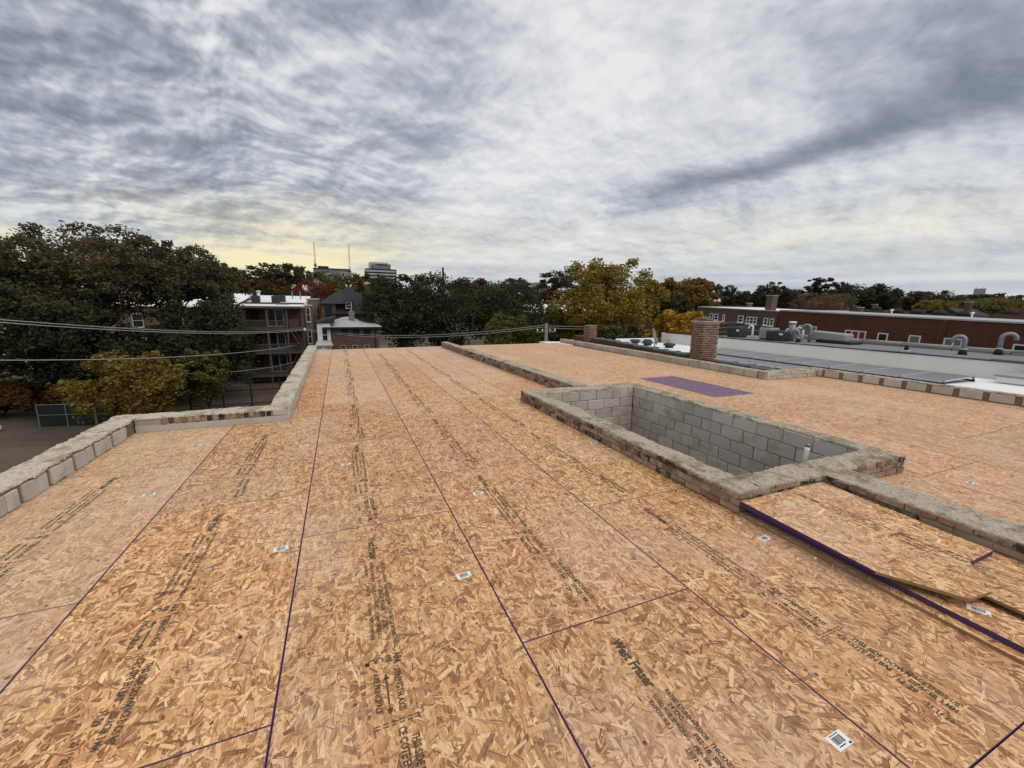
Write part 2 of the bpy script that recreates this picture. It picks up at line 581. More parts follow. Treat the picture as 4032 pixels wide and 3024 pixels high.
def ground_material():
    m, t, b = new_mat('dirt_ground')
    p = poco(t)
    n1 = t.noise(p, .12, 6, .65, .5)
    n2 = t.noise(p, 2.2, 6, .7)
    c = t.ramp(n1, [(.30, (.040, .036, .028)), (.46, (.105, .080, .056)), (.62, (.165, .130, .095)), (.8, (.06, .06, .035))])
    c = t.mix(t.math('MULTIPLY', n2, .6), c, (.035, .03, .024))
    t.l.new(c, b.inputs['Base Color'])
    b.inputs['Roughness'].default_value = .95
    bump(t, b, n2, .6, .05)
    return m


MAT['ground'] = ground_material()


# ------------------------------------------------------------------ mesh helpers
class MB:
    def __init__(self):
        self.v, self.f, self.m = [], [], []

    def quad(self, a, b, c, d, mat=0):
        i = len(self.v)
        self.v += [tuple(a), tuple(b), tuple(c), tuple(d)]
        self.f.append((i, i + 1, i + 2, i + 3))
        self.m.append(mat)
        return self

    def box(self, x0, x1, y0, y1, z0, z1, mat=0, jit=0):
        i = len(self.v)
        j = (lambda: random.uniform(-jit, jit)) if jit else (lambda: 0)
        for z in (z0, z1):
            for (x, y) in ((x0, y0), (x1, y0), (x1, y1), (x0, y1)):
                self.v.append((x + j(), y + j(), z + j()))
        for f in ((0, 3, 2, 1), (4, 5, 6, 7), (0, 1, 5, 4), (1, 2, 6, 5), (2, 3, 7, 6), (3, 0, 4, 7)):
            self.f.append(tuple(i + k for k in f))
            self.m.append(mat)
        return self

    def prism(self, pts, z0, z1, top=0, side=0):
        """upright prism over a counter-clockwise outline; z1 may be a list"""
        n = len(pts)
        i = len(self.v)
        zt = z1 if isinstance(z1, (list, tuple)) else [z1] * n
        self.v += [(p[0], p[1], z0) for p in pts] + [(p[0], p[1], z) for p, z in zip(pts, zt)]
        self.f.append(tuple(i + n + k for k in range(n)))
        self.m.append(top)
        self.f.append(tuple(i + k for k in reversed(range(n))))
        self.m.append(side)
        for k in range(n):
            k2 = (k + 1) % n
            self.f.append((i + k, i + k2, i + n + k2, i + n + k))
            self.m.append(side)
        return self

    def cyl(self, p0, p1, r0, r1=None, n=8, mat=0, caps=True):
        r1 = r0 if r1 is None else r1
        p0, p1 = Vector(p0), Vector(p1)
        d = (p1 - p0).normalized()
        a = d.orthogonal().normalized()
        b = d.cross(a)
        i = len(self.v)
        for p, r in ((p0, r0), (p1, r1)):
            for k in range(n):
                w = 2 * PI * k / n
                self.v.append(tuple(p + a * (r * math.cos(w)) + b * (r * math.sin(w))))
        for k in range(n):
            k2 = (k + 1) % n
            self.f.append((i + k, i + k2, i + n + k2, i + n + k))
            self.m.append(mat)
        if caps:
            self.f.append(tuple(i + k for k in reversed(range(n))))
            self.f.append(tuple(i + n + k for k in range(n)))
            self.m += [mat, mat]
        return self

    def tube(self, pts, r, n=8, mat=0, caps=True):
        pts = [Vector(p) for p in pts]
        rs = r if isinstance(r, (list, tuple)) else [r] * len(pts)
        i = len(self.v)
        a = None
        for k, p in enumerate(pts):
            d = (pts[min(k + 1, len(pts) - 1)] - pts[max(k - 1, 0)]).normalized()
            if a is None:
                a = d.orthogonal().normalized()
            else:
                a = (a - d * a.dot(d)).normalized()
            b = d.cross(a)
            for q in range(n):
                w = 2 * PI * q / n
                self.v.append(tuple(p + a * (rs[k] * math.cos(w)) + b * (rs[k] * math.sin(w))))
        for k in range(len(pts) - 1):
            for q in range(n):
                q2 = (q + 1) % n
                self.f.append((i + k * n + q, i + k * n + q2, i + (k + 1) * n + q2, i + (k + 1) * n + q))
                self.m.append(mat)
        if caps:
            self.f.append(tuple(i + q for q in reversed(range(n))))
            self.f.append(tuple(i + (len(pts) - 1) * n + q for q in range(n)))
            self.m += [mat, mat]
        return self

    def lathe(self, prof, n=16, mat=0, o=(0, 0, 0)):
        i = len(self.v)
        for (r, z) in prof:
            for q in range(n):
                w = 2 * PI * q / n
                self.v.append((o[0] + r * math.cos(w), o[1] + r * math.sin(w), o[2] + z))
        for k in range(len(prof) - 1):
            for q in range(n):
                q2 = (q + 1) % n
                self.f.append((i + k * n + q, i + k * n + q2, i + (k + 1) * n + q2, i + (k + 1) * n + q))
                self.m.append(mat)
        self.f.append(tuple(i + q for q in reversed(range(n))))
        self.f.append(tuple(i + (len(prof) - 1) * n + q for q in range(n)))
        self.m += [mat, mat]
        return self

    def mesh(self, name, mats, smooth=False, bevel=0):
        me = bpy.data.meshes.new(name)
        me.from_pydata(self.v, [], self.f)
        for m in mats:
            me.materials.append(MAT[m])
        me.polygons.foreach_set('material_index', self.m)
        if bevel:
            bm = bmesh.new()
            bm.from_mesh(me)
            bmesh.ops.bevel(bm, geom=list(bm.edges), offset=bevel, segments=1, affect='EDGES')
            bm.to_mesh(me)
            bm.free()
        if smooth:
            me.polygons.foreach_set('use_smooth', [True] * len(me.polygons))
        me.update()
        return me


def link(o, parent=None):
    COL.objects.link(o)
    if parent is not None:
        o.parent = parent
    return o


def obj(name, me, parent=None, loc=(0, 0, 0), rot=(0, 0, 0), scale=(1, 1, 1)):
    o = bpy.data.objects.new(name, me)
    o.location, o.rotation_euler, o.scale = loc, rot, scale
    return link(o, parent)


def part(name, mb, mats, parent, smooth=False, bevel=0, loc=(0, 0, 0), rot=(0, 0, 0)):
    if isinstance(mats, str):
        mats = [mats]
    return obj(name, mb.mesh(name, mats, smooth, bevel), parent, loc, rot)


def tag(o, label, cat, group=None):
    o['label'] = label
    o['category'] = cat
    if group:
        o['group'] = group
    return o


def thing(name, label, cat, loc=(0, 0, 0), rot=(0, 0, 0), group=None):
    o = bpy.data.objects.new(name, None)
    o.empty_display_size = .2
    o.location, o.rotation_euler = loc, rot
    link(o)
    return tag(o, label, cat, group)


def vnoise(x, y, z=0.0):
    return mnoise.noise(Vector((x, y, z)))


SL = .035                      # the street rises this much against the plane of our roof


def gz(y):
    return -9.4 + SL * y


# ------------------------------------------------------------------ ground
def build_ground():
    mb = MB()
    xs = np.linspace(-900, 1300, 45)
    ys = np.linspace(-300, 1300, 33)
    for y in ys:
        for x in xs:
            mb.v.append((float(x), float(y), gz(float(y))))
    nx = len(xs)
    for j in range(len(ys) - 1):
        for i in range(nx - 1):
            mb.f.append((j * nx + i, j * nx + i + 1, (j + 1) * nx + i + 1, (j + 1) * nx + i))
            mb.m.append(0)
    g = obj('ground', mb.mesh('ground', ['ground']))
    g['kind'] = 'structure'


build_ground()

# ------------------------------------------------------------------ our own building and its OSB deck
W, L = 1.2065, 2.441
XA = -.386                                     # a seam
own = thing('apartment_building', 'low brick building in the foreground with its flat roof sheathed in OSB sheets', 'building')


def own_body():
    mb = MB()
    mb.box(-3.02, 3.30, -4, 7.42, -.32, -.032)
    mb.box(3.30, 5.80, -4, 2.5, -.32, -.032)
    mb.box(5.80, 12.6, -4, 7.42, -.32, -.032)
    mb.box(-1.1, 3.30, 7.42, 18.3, -.32, -.032)
    mb.box(3.30, 5.80, 7.0, 18.3, -.32, -.032)
    mb.box(5.80, 10.6, 7.42, 18.3, -.32, -.032)
    part('roof_slab', mb, 'dark_slab', own)
    wl = MB()
    g0 = -10.2
    for (x0, x1, y0, y1) in ((-3.04, -2.74, -4, 7.40), (-3.04, -.9, 7.12, 7.40), (-1.16, -.9, 7.40, 18.25), (-1.16, 10.72, 18.0, 18.28),
                             (10.42, 10.72, 7.45, 18.0), (10.42, 12.7, 7.2, 7.45), (12.42, 12.7, -4, 7.2), (-2.74, 12.42, -4, -3.7)):
        wl.box(x0, x1, y0, y1, g0, -.322)
    part('wall', wl, 'brick_tan', own)
    lin = MB()
    for (x0, x1, y0, y1) in ((3.24, 3.50, 2.36, 7.2), (5.67, 5.92, 2.36, 7.2), (3.50, 5.67, 2.36, 2.64), (3.50, 5.67, 6.84, 7.2)):
        lin.box(x0, x1, y0, y1, -9.3, -.325)
    lin.box(3.50, 5.67, 2.64, 6.84, -9.4, -9.32)
    part('light_well_lining', lin, 'mortar', own)


own_body()


def panel_mesh(x0, x1, y0, y1a, y1b, th=.018, edge=.0038, mats=('osb', 'purple', 'purple_film'), zt=0.0):
    """one sheet around its own centre: top, a narrow paint-sprayed rim and painted edges"""
    mb = MB()
    hx, hy = (x1 - x0) / 2, ((y1a + y1b) / 2 - y0) / 2
    cyy = y0 + hy
    ca, cb = y1a - cyy, y1b - cyy
    out = [(-hx, -hy), (hx, -hy), (hx, cb), (-hx, ca)]
    e = edge
    inn = [(-hx + e, -hy + e * .6), (hx - e, -hy + e * .6), (hx - e, cb - e * .6), (-hx + e, ca - e * .6)]
    ch = .0025
    mb.v += [(x, y, zt) for x, y in inn] + [(x, y, zt - ch) for x, y in out] + [(x, y, zt - th) for x, y in out]
    mb.f.append((0, 1, 2, 3))
    mb.m.append(0)
    for k in range(4):
        k2 = (k + 1) % 4
        mb.f.append((4 + k, 4 + k2, k2, k))
        mb.m.append(2)
        mb.f.append((8 + k, 8 + k2, 4 + k2, 4 + k))
        mb.m.append(1)
    mb.f.append((11, 10, 9, 8))
    mb.m.append(1)
    return mb.mesh('osb_panel', list(mats)), (x0 + hx, cyy)


PANELS = []      # (object, x0, x1, y0, y1)
_pm = {}


def yend(x):
    return 18.40 + .055 * (x + .9)


def add_panel(x0, x1, y0, y1, tint=None, dust_sheen=None, mats=None, slope=False):
    g = .0022
    x0, x1, y0, y1 = x0 + g, x1 - g, y0 + g, y1 - g
    if x1 - x0 < .04 or y1 - y0 < .06:
        return None
    key = (round(x1 - x0, 3), round(y1 - y0, 3), mats, slope)
    if key not in _pm:
        if slope:
            _pm[key] = panel_mesh(x0, x1, y0, y1 - .03, y1 + .03)[0]
        else:
            _pm[key] = panel_mesh(x0, x1, y0, y1, y1, mats=mats or ('osb', 'purple', 'purple_film'))[0]
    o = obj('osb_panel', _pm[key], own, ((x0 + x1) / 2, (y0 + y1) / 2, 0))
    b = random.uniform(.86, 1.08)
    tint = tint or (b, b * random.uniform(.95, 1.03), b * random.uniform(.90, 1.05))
    far = max(0, min(1, ((y0 + y1) / 2 - 8) / 9))  # paler colour with distance, painting in the sky's grazing reflection over the dust
    dust_sheen = random.choice((.0, .02, .04, .08)) + far * random.uniform(.12, .34) if dust_sheen is None else dust_sheen
    o.color = (*tint, 1 - dust_sheen)
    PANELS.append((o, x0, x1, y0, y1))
    return o


def row(x0, x1, joints, ya, yb, zones=None, **kw):
    """sheets laid end to end between ya and yb with the given end joints"""
    js = sorted(j for j in joints if ya < j < yb)
    ys = [ya] + js + [yb]
    for a, b in zip(ys[:-1], ys[1:]):
        last = abs(b - yb) < 1e-6 and yb > 18
        add_panel(x0, x1, a, b, slope=last, **kw)


def joints(off, lo=-4, hi=20):
    k0 = math.floor((lo - off) / L)
    return [off + L * k for k in range(k0, k0 + 12)]


S = [XA + W * n for n in range(-2, 5)]          # -2.80 -1.59 -.386 .82 2.03 3.23 4.44
# left bay
row(S[0] - .02, S[1], joints(.62), -3.6, 7.18)
row(S[1], S[2], joints(1.77), -3.6, 7.30)
row(-1.05, S[2], joints(1.77), 7.30, yend(-.7))
row(S[2], S[3], [3.36, 5.71, 8.10, 10.48, 12.9, 15.3, .92, -1.5], -3.6, yend(.2))
row(S[3], S[4], joints(1.765), -3.6, yend(1.4))
row(S[4], S[5], joints(.511), -3.6, yend(2.6))
row(S[5], S[6], joints(1.9), 7.05, yend(3.8))
row(S[5], S[6], joints(1.1), -3.6, 2.45)
row(S[6], 4.81, joints(1.1), 7.05, yend(4.6))
row(S[6], 4.81, joints(1.1), -3.6, 2.45)
# right bay
RX = [4.81, 6.01, 7.22, 8.425, 9.63, 10.84, 12.05, 12.46]
roff = [0.8, 2.2, 1.22, 2.75, .35, 1.7, .9]
for i in range(7):
    js = joints(roff[i])
    a, b_ = RX[i], RX[i + 1]
    if i == 0:
        row(a, b_, js, -3.6, 2.45)
        row(5.75, b_, js, 2.45, 7.05)
        row(a, b_, js, 7.05, yend(5.4))
    elif i == 2:
        row(a, b_, js, -3.6, 6.102)
        add_panel(a - .0, b_, 6.102, 8.543, mats=('osb_purple', 'purple', 'osb_purple'))
        row(a, b_, [8.543 + L * k for k in range(1, 6)], 8.543, yend(7.8))
    elif i == 4:
        row(a, b_, js, -3.6, 7.35)
        row(a, 10.5, js, 7.35, yend(10))
    elif i in (1, 3):
        row(a, b_, js, -3.6, yend((a + b_) / 2))
    else:
        row(a, b_, js, -3.6, 7.35)

# pale, dusty sheets by the left parapet; far-end paleness also paints in grazing sky sheen
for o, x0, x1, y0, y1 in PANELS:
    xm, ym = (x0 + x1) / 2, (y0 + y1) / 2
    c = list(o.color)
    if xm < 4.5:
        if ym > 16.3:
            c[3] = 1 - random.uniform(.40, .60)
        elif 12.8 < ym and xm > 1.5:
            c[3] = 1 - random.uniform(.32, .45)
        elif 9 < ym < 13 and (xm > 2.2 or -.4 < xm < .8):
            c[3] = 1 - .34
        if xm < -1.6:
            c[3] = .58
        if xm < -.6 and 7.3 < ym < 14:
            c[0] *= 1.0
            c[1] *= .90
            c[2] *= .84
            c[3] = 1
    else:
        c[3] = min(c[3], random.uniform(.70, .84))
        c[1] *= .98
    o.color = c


# ---- mill stamp printed along the middle of a sheet
def text_mesh(body, size, x, y, mb, bold=0.0, sx=1.0):
    cu = bpy.data.curves.new('t', 'FONT')
    cu.body = body
    cu.size = size
    cu.resolution_u = 2
    cu.offset = bold
    to = bpy.data.objects.new('t', cu)
    COL.objects.link(to)
    bpy.context.view_layer.update()
    dg = bpy.context.evaluated_depsgraph_get()
    me = bpy.data.meshes.new_from_object(to.evaluated_get(dg))
    i = len(mb.v)
    for v in me.vertices:
        mb.v.append((v.co.x * sx + x, v.co.y + y, 0))
    for p in me.polygons:
        mb.f.append(tuple(i + k for k in p.vertices))
        mb.m.append(0)
    bpy.data.objects.remove(to)
    bpy.data.curves.remove(cu)
    bpy.data.meshes.remove(me)


def stamp_mesh():
    mb = MB()
    text_mesh('West Fraser', .083, 0, -.020, mb, .0035, .72)
    text_mesh('RATED STURD-I-FLOOR  THICKNESS 0.703 IN  CONSTRUCTION SHEATHING', .030, .34, .046, mb, .0012, .80)
    text_mesh('24 OC        PS2-18  SINGLE FLOOR          1F24', .031, .40, .010, mb, .0012, .98)
    text_mesh('SIZED FOR SPACING    PRP-108 HUD-UM-40C    18.3MM CSA O325-21', .029, .34, -.028, mb, .001, .84)
    text_mesh('EXPOSURE 1            23/32 CAT         EXTERIOR TYPE BONDLINE', .028, .36, -.066, mb, .001, .90)
    text_mesh('APA', .052, 1.20, .036, mb, .002, .75)
    text_mesh('498', .044, 1.20, -.006, mb, .002, .75)
    for cx, cyv in ((1.225, -.035), (1.225, -.075)):           # two open rings
        for k in range(14):
            a0, a1 = math.radians(50 + k * 19), math.radians(50 + (k + 1) * 19)
            p = lambda a, r: (cx + r * math.cos(a), cyv + r * math.sin(a), 0)
            mb.quad(p(a0, .014), p(a0, .021), p(a1, .021), p(a1, .014))
    text_mesh('STRENGTH AXIS', .043, 1.30, .028, mb, .0016, .76)
    text_mesh('AXE PRINCIPALE', .040, 1.30, -.072, mb, .0014, .74)
    mb.quad((1.34, -.017, 0), (1.52, -.017, 0), (1.52, -.009, 0), (1.34, -.009, 0))
    for s, xx in ((1, 1.545), (-1, 1.315)):
        i = len(mb.v)
        mb.v += [(xx, -.013, 0), (xx - s * .035, .003, 0), (xx - s * .035, -.029, 0)]
        mb.f.append((i, i + 1, i + 2))
        mb.m.append(0)
    for yy in (-.085, -.05, -.015, .02, .055, .085):
        for xx in (1.575, 1.590):
            mb.quad((xx, yy, 0), (xx + .006, yy, 0), (xx + .006, yy + .024, 0), (xx, yy + .024, 0))
    text_mesh('CE COTE EN BAS', .046, 1.615, .012, mb, .0018, .72)
    text_mesh('THIS SIDE DOWN', .046, 1.66, .062, mb, .0018, .72)
    text_mesh('SPACE ENDS 1/8"', .043, 1.90, .075, mb, .0015, .64)
    text_mesh('ESPACER 3 MM', .043, 1.93, .028, mb, .0015, .64)
    text_mesh('11 29', .046, 1.90, -.022, mb, .0018, .8)
    text_mesh('25 11 20', .040, 2.03, -.058, mb, .0015, .7)
    # runs towards the viewer (-Y), tops of the letters to +X
    mb.v = [(y, -x, 0) for x, y, z in mb.v]
    me = mb.mesh('mill_stamp', ['ink'])
    return me


STAMP = stamp_mesh()
for o, x0, x1, y0, y1 in PANELS:
    if x1 < 3.3 and y1 - y0 > 2.2 and x1 - x0 > 1.1 and o.data.materials[0].name == 'osb':
        st_ = obj('mill_stamp', STAMP, o, (-.125 + random.uniform(-.02, .02) + (.02 if x0 < 0 else 0), (y1 - y0) / 2 - random.uniform(.15, .20), .0008))
        st_['kind'] = 'stuff'


# ---- barcode stickers
def sticker_mesh():
    mb = MB()
    a, b = .050, .031
    mb.quad((-a, -b, 0), (a, -b, 0), (a, b, 0), (-a, b, 0))
    x = -.030
    rr = random.Random(3)
    while x < .030:
        w = rr.choice((.0015, .003, .0045))
        mb.quad((x, -.012, .0005), (x + w, -.012, .0005), (x + w, .018, .0005), (x, .018, .0005), 1)
        x += w + rr.choice((.0015, .003))
    mb.quad((-.03, -.021, .0005), (.012, -.021, .0005), (.012, -.017, .0005), (-.03, -.017, .0005), 1)
    mb.quad((.030, -.028, .0005), (.044, -.028, .0005), (.044, -.019, .0005), (.030, -.019, .0005), 1)
    mb.quad((-.03, .023, .0005), (.03, .023, .0005), (.03, .026, .0005), (-.03, .026, .0005), 1)
    return mb.mesh('barcode_sticker', ['label_white', 'label_ink'])


STK = sticker_mesh()
stick_xy = [(.67, 7.01, 0), (-.54, 5.76, 0), (-.04, 4.88, 0), (1.89, 7.92, 0), (1.89, 5.81, 0), (1.16, 3.6, 0), (3.12, 6.69, 0),
            (3.11, 4.5, 0), (-1.75, 6.26, 0), (-.52, 3.25, .05), (-1.81, 4.72, 0), (.68, 2.44, 0), (3.08, 1.99, .1), (1.88, .78, .02),
            (6.26, 1.92, .1), (8.27, 2.84, 0), (9.51, 4.02, 0), (7.02, 3.98, 0)]
for sx_, sy_, r in stick_xy:
    for o, x0, x1, y0, y1 in PANELS:
        if x0 <= sx_ <= x1 and y0 <= sy_ <= y1:
            obj('barcode_sticker', STK, o, (sx_ - o.location.x, sy_ - o.location.y, .0012), (0, 0, r))
            break

# ------------------------------------------------------------------ masonry pieces
def piece_meshes(name, sx, sy_, sz, mat, n=4, bevel=.006, jit=.004):
    out = []
    for k in range(n):
        mb = MB()
        mb.box(-sx / 2, sx / 2, -sy_ / 2, sy_ / 2, -sz / 2, sz / 2, jit=jit)
        out.append(mb.mesh(name, [mat], bevel=bevel))
    return out


BRICK = piece_meshes('brick', .200, .10, .058, 'brick', 6)
BRICK_END = piece_meshes('brick', .096, .10, .058, 'brick', 4)
ROWLOCK = piece_meshes('brick', .066, .10, .100, 'clinker', 6, .010, .007)
BLOCK = piece_meshes('block', .388, .10, .190, 'block', 4, .008, .004)
BLOCK_PALE = piece_meshes('block', .352, .10, .172, 'block_pale', 4, .008, .005)
BLOCK_SLIM = piece_meshes('block', .190, .10, .185, 'block_pale', 4, .008, .006)
BLOCK_MID = piece_meshes('block', .392, .10, .190, 'block_mid', 4, .008, .005)
BLOCK_HALF = piece_meshes('block', .192, .10, .092, 'block_pale', 4, .007, .005)


def cap_mesh(length, thick, z, mat, seed, amp=.012, over=.004, cell=.03):
    """crumbly bed of old mortar along the top of a wall; local x along, y across"""
    mb = MB()
    nx = max(4, int(length / cell))
    prof = [(-over, -.020), (.004, .0)] + [(thick * k / 9, .004) for k in range(1, 9)] + [(thick - .004, .0), (thick + over, -.020)]
    ny = len(prof)
    for i in range(nx + 1):
        x = length * i / nx
        for j, (y, dz) in enumerate(prof):
            edge = 1.8 if j in (0, 1, ny - 2, ny - 1) else 1.0
            n1 = vnoise(x * 3.1, y * 5 + seed, 1.3) + .6 * vnoise(x * 9, y * 13, seed)
            n2 = vnoise(x * 14, y * 20 + 7, seed + 4)
            n3 = random.uniform(-1, 1)
            yy = y + (n1 * .009 + n2 * .005 + n3 * .0025) * (edge if edge > 1 else .4)
            mb.v.append((x, yy, z + dz + amp * (n1 * .7 + n2 * .5 + n3 * .22) * (1 if j not in (0, ny - 1) else 1.3)))
    for i in range(nx):
        for j in range(ny - 1):
            mb.f.append((i * ny + j, (i + 1) * ny + j, (i + 1) * ny + j + 1, i * ny + j + 1))
            mb.m.append(0)
    i0 = len(mb.v)
    mb.f.append(tuple(j for j in range(ny)))
    mb.f.append(tuple(nx * ny + j for j in reversed(range(ny))))
    mb.m += [0, 0]
    return mb.mesh('mortar_bed', [mat], smooth=False)


def wall(name, label, p0, p1, thick, core='mortar', cap='cap', h=.20, z0=.002, capamp=.012, cat='wall'):
    """wall with its right-hand side (looking p0->p1) as local y<0; y runs 0..thick to the left"""
    dx, dy = p1[0] - p0[0], p1[1] - p0[1]
    ln = math.hypot(dx, dy)
    root = thing(name, label, cat, (p0[0], p0[1], z0), (0, 0, math.atan2(dy, dx)))
    part('core', MB().box(.004, ln - .004, .012, thick - .012, 0, h - .012), core, root)
    if cap:
        obj('mortar_bed', cap_mesh(ln, thick, h, cap, random.uniform(0, 50), capamp), root)
    return root, ln


def pieces(root, meshes, name, ln, pitch, course, h, side_y, depth=.10, z0=0.0, ncourse=1, jit=.005, skip=0.0, stagger=.5, inset=.006, x0=0.0, minw=.3, rotjit=.01):
    """lay courses of pieces flush with the plane y = side_y ('depth' into the wall), one object each"""
    s = 1 if side_y <= 0.05 else -1
    for c in range(ncourse):
        x = x0 - (pitch * stagger if c % 2 else 0)
        while x < ln - .01:
            a, b_ = max(x, x0), min(x + pitch, ln)
            if b_ - a > pitch * minw and random.random() >= skip:
                sc = (b_ - a) / pitch
                proud = random.uniform(-.007, .007)
                obj(name, random.choice(meshes), root,
                    ((a + b_) / 2 + random.uniform(-1, 1) * jit * .5, side_y + s * (depth / 2 - inset + proud), z0 + course * (c + .5) + random.uniform(-1, 1) * jit * .4),
                    (0, random.uniform(-1, 1) * rotjit, random.uniform(-1, 1) * rotjit), (sc, 1, 1))
            x += pitch


def end_pieces(root, meshes, name, x, thick, pitch, course, ncourse, z0=0.0, sgn=-1, inset=.006):
    """pieces on the end face of a wall (plane x = const)"""
    for c in range(ncourse):
        y = -pitch * .5 if c % 2 else 0
        while y < thick - .01:
            a, b_ = max(y, 0), min(y + pitch, thick)
            if b_ - a > pitch * .3:
                obj(name, random.choice(meshes), root, (x - sgn * (.05 - inset + random.uniform(-.004, .004)), (a + b_) / 2, z0 + course * (c + .5)),
                    (0, 0, PI / 2), ((b_ - a) / pitch, 1, 1))
            y += pitch


# left parapet, near run: pale blocks with wide brown joints (inner face X = -2.78)
w_, ln = wall('parapet_wall', 'low parapet of pale blocks with wide brown joints at the left edge of the roof', (-2.78, -3.6), (-2.78, 7.455), .30, 'mortar_brown', 'cap_pale', .205, capamp=.014)
BL_A = piece_meshes('block', .205, .10, .165, 'block_pale', 4, .006, .006)
BL_B = piece_meshes('block', .140, .10, .160, 'block_pale', 4, .006, .006)
x = .27
while x < ln - .60:
    for ms, dx in ((BL_A, .105), (BL_B, .284)):
        obj('block', random.choice(ms), w_, (x + dx, .040 + random.uniform(-.004, .006), .084 + random.uniform(-.003, .003)), (0, random.uniform(-.02, .02), random.uniform(-.015, .015)))
    x += .412
# step: cast strip below, clinker bricks on edge above (front face Y = 7.16)
w_, ln = wall('parapet_wall', 'short parapet return with a row of burnt clinker bricks above a concrete strip', (-2.78, 7.16), (-.85, 7.16), .30, 'mortar', 'cap_pale', .205)
part('concrete_strip', MB().box(.01, 1.925, -.008, .05, 0, .092, jit=.002), 'concrete', w_)
pieces(w_, ROWLOCK, 'brick', 1.70, .0775, .10, .1, 0.0, ncourse=1, z0=.096, x0=.30, inset=.004, rotjit=.05)
pieces(w_, BLOCK_HALF, 'block', 1.925, .2, .096, .1, 0.0, ncourse=1, z0=.097, x0=1.71, inset=.006)
end_pieces(w_, BLOCK_SLIM, 'block', ln, .30, .2, .19, 1, .004, sgn=1)
# far left run
w_, ln = wall('parapet_wall', 'long mossy parapet of upright pale blocks along the far left roof edge', (-.853, 7.465), (-.96, 18.2), .30, 'mortar_brown', 'cap_pale', .205)
pieces(w_, BLOCK_SLIM, 'block', ln, .205, .19, .2, 0.0, ncourse=1, z0=.004, inset=.010)

# brick divider, far run: left (west) face is y = thick side when walking away; lay it walking towards the viewer
w_, ln = wall('divider_wall', 'long low brick divider wall running from the light well to the far roof edge', (4.72, 7.16), (4.46, 18.3), .30, 'mortar', 'cap', .235)
pieces(w_, BRICK, 'brick', ln, .212, .068, .2, .30, ncourse=3, z0=.012, skip=.03)
pieces(w_, BRICK, 'brick', ln, .212, .068, .2, 0.0, ncourse=1, z0=.148, skip=.03)
end_pieces(w_, BRICK_END, 'brick', ln, .30, .10, .068, 3, .012, sgn=1)
# near divider, right of the frame
w_, ln = wall('divider_wall', 'near brick divider wall with a broad mortar top beside the loose sheets', (4.82, -3.6), (4.80, 2.36), .40, 'mortar', 'cap', .205, capamp=.014)
pieces(w_, BRICK, 'brick', ln, .212, .068, .2, .40, ncourse=3, z0=.0, skip=.05)

# light well: brick outside, concrete block inside
well = thing('light_well', 'rectangular light well with brick curb outside and grey concrete block inside', 'light well', (3.22, 2.36, .002))
WX, WY, WT = 2.70, 4.86, .30          # outer size; curb thickness on the long sides


def sub_wall(x, y, ang, ln, thick, a, b):
    e = obj('curb_side', MB().box(a, b, .012, thick - .012, 0, .188).mesh('curb_core', ['mortar']), well, (x, y, 0), (0, 0, ang))
    return e


sides = [  # x, y, angle, length, thickness (outer face = local y 0 side)
    (0, WY, -PI / 2, WY, .30),          # left side, walking towards viewer: inside is to the left (+x)
    (0, 0, 0, WX, .30),                 # near side
    (WX, 0, PI / 2, WY, .28),           # right side
    (WX, WY, PI, WX, .41)]              # far side
for k, (x, y, a, ln, th) in enumerate(sides):
    ca, cb = ((.012, ln - .012), (.289, ln - .269), (.012, ln - .012), (.269, ln - .289))[k]
    e = sub_wall(x, y, a, ln, th, ca, cb)
    pieces(e, BRICK, 'brick', ln, .212, .066, .2, 0.0, ncourse=3, z0=.0, skip=.02)
for k, (x, y, a, ln, th) in enumerate(sides):
    x_, y_, l_ = x, y, ln
    if k in (1, 3):                    # butt the short caps between the long ones
        x_ = x + (.30 if k == 1 else -.28)
        l_ = ln - .58
    obj('mortar_bed', cap_mesh(l_, th, .202, 'cap', 11 + 7 * k, .013, .004), well, (x_, y_, 0), (0, 0, a))

# inside faces of the well (blocks run down below the deck)

def inner_face(ox, oy, ang, ln, ncourse, ztop, label=None):
    e = bpy.data.objects.new('block_facing', MB().box(.0, ln, .02, .06, ztop - ncourse * .2, ztop).mesh('facing_core', ['mortar']))
    e.location, e.rotation_euler = (ox, oy, 0), (0, 0, ang)
    link(e, well)
    top = ztop
    for c in range(ncourse):
        hgt = .2
        z = top - hgt / 2
        x = -.2 if c % 2 else 0
        while x < ln - .02:
            a, b_ = max(x, 0), min(x + .4, ln)
            if b_ - a > .05:
                obj('block', random.choice(BLOCK), e, ((a + b_) / 2, .047 + random.uniform(-.004, .003), z), (0, 0, random.uniform(-.004, .004)), ((b_ - a) / .4, 1, 1))
            x += .4
        top -= hgt
    return e


# local frame of the facing: x along, y>0 into the wall; the visible side is y = 0
inner_face(WX - .275, WY - .42, -PI / 2, WY - .42 - .30, 9, .185)      # right wall seen from the left: walking to viewer, wall on the left
inner_face(.30, WY - .41, 0, WX - .275 - .30, 9, .185)                 # far wall
inner_face(.30, .30, PI / 2, WY - .71, 9, .185)                        # left wall
inner_face(WX - .275, .30, PI, WX - .575, 9, .185)                     # near wall

# right parapets
w_, ln = wall('parapet_wall', 'long parapet of weathered grey blocks beside the brick chimney', (10.375, 7.51), (10.66, 18.95), .28, 'mortar', 'cap', .20)
w_.rotation_euler.z += 0
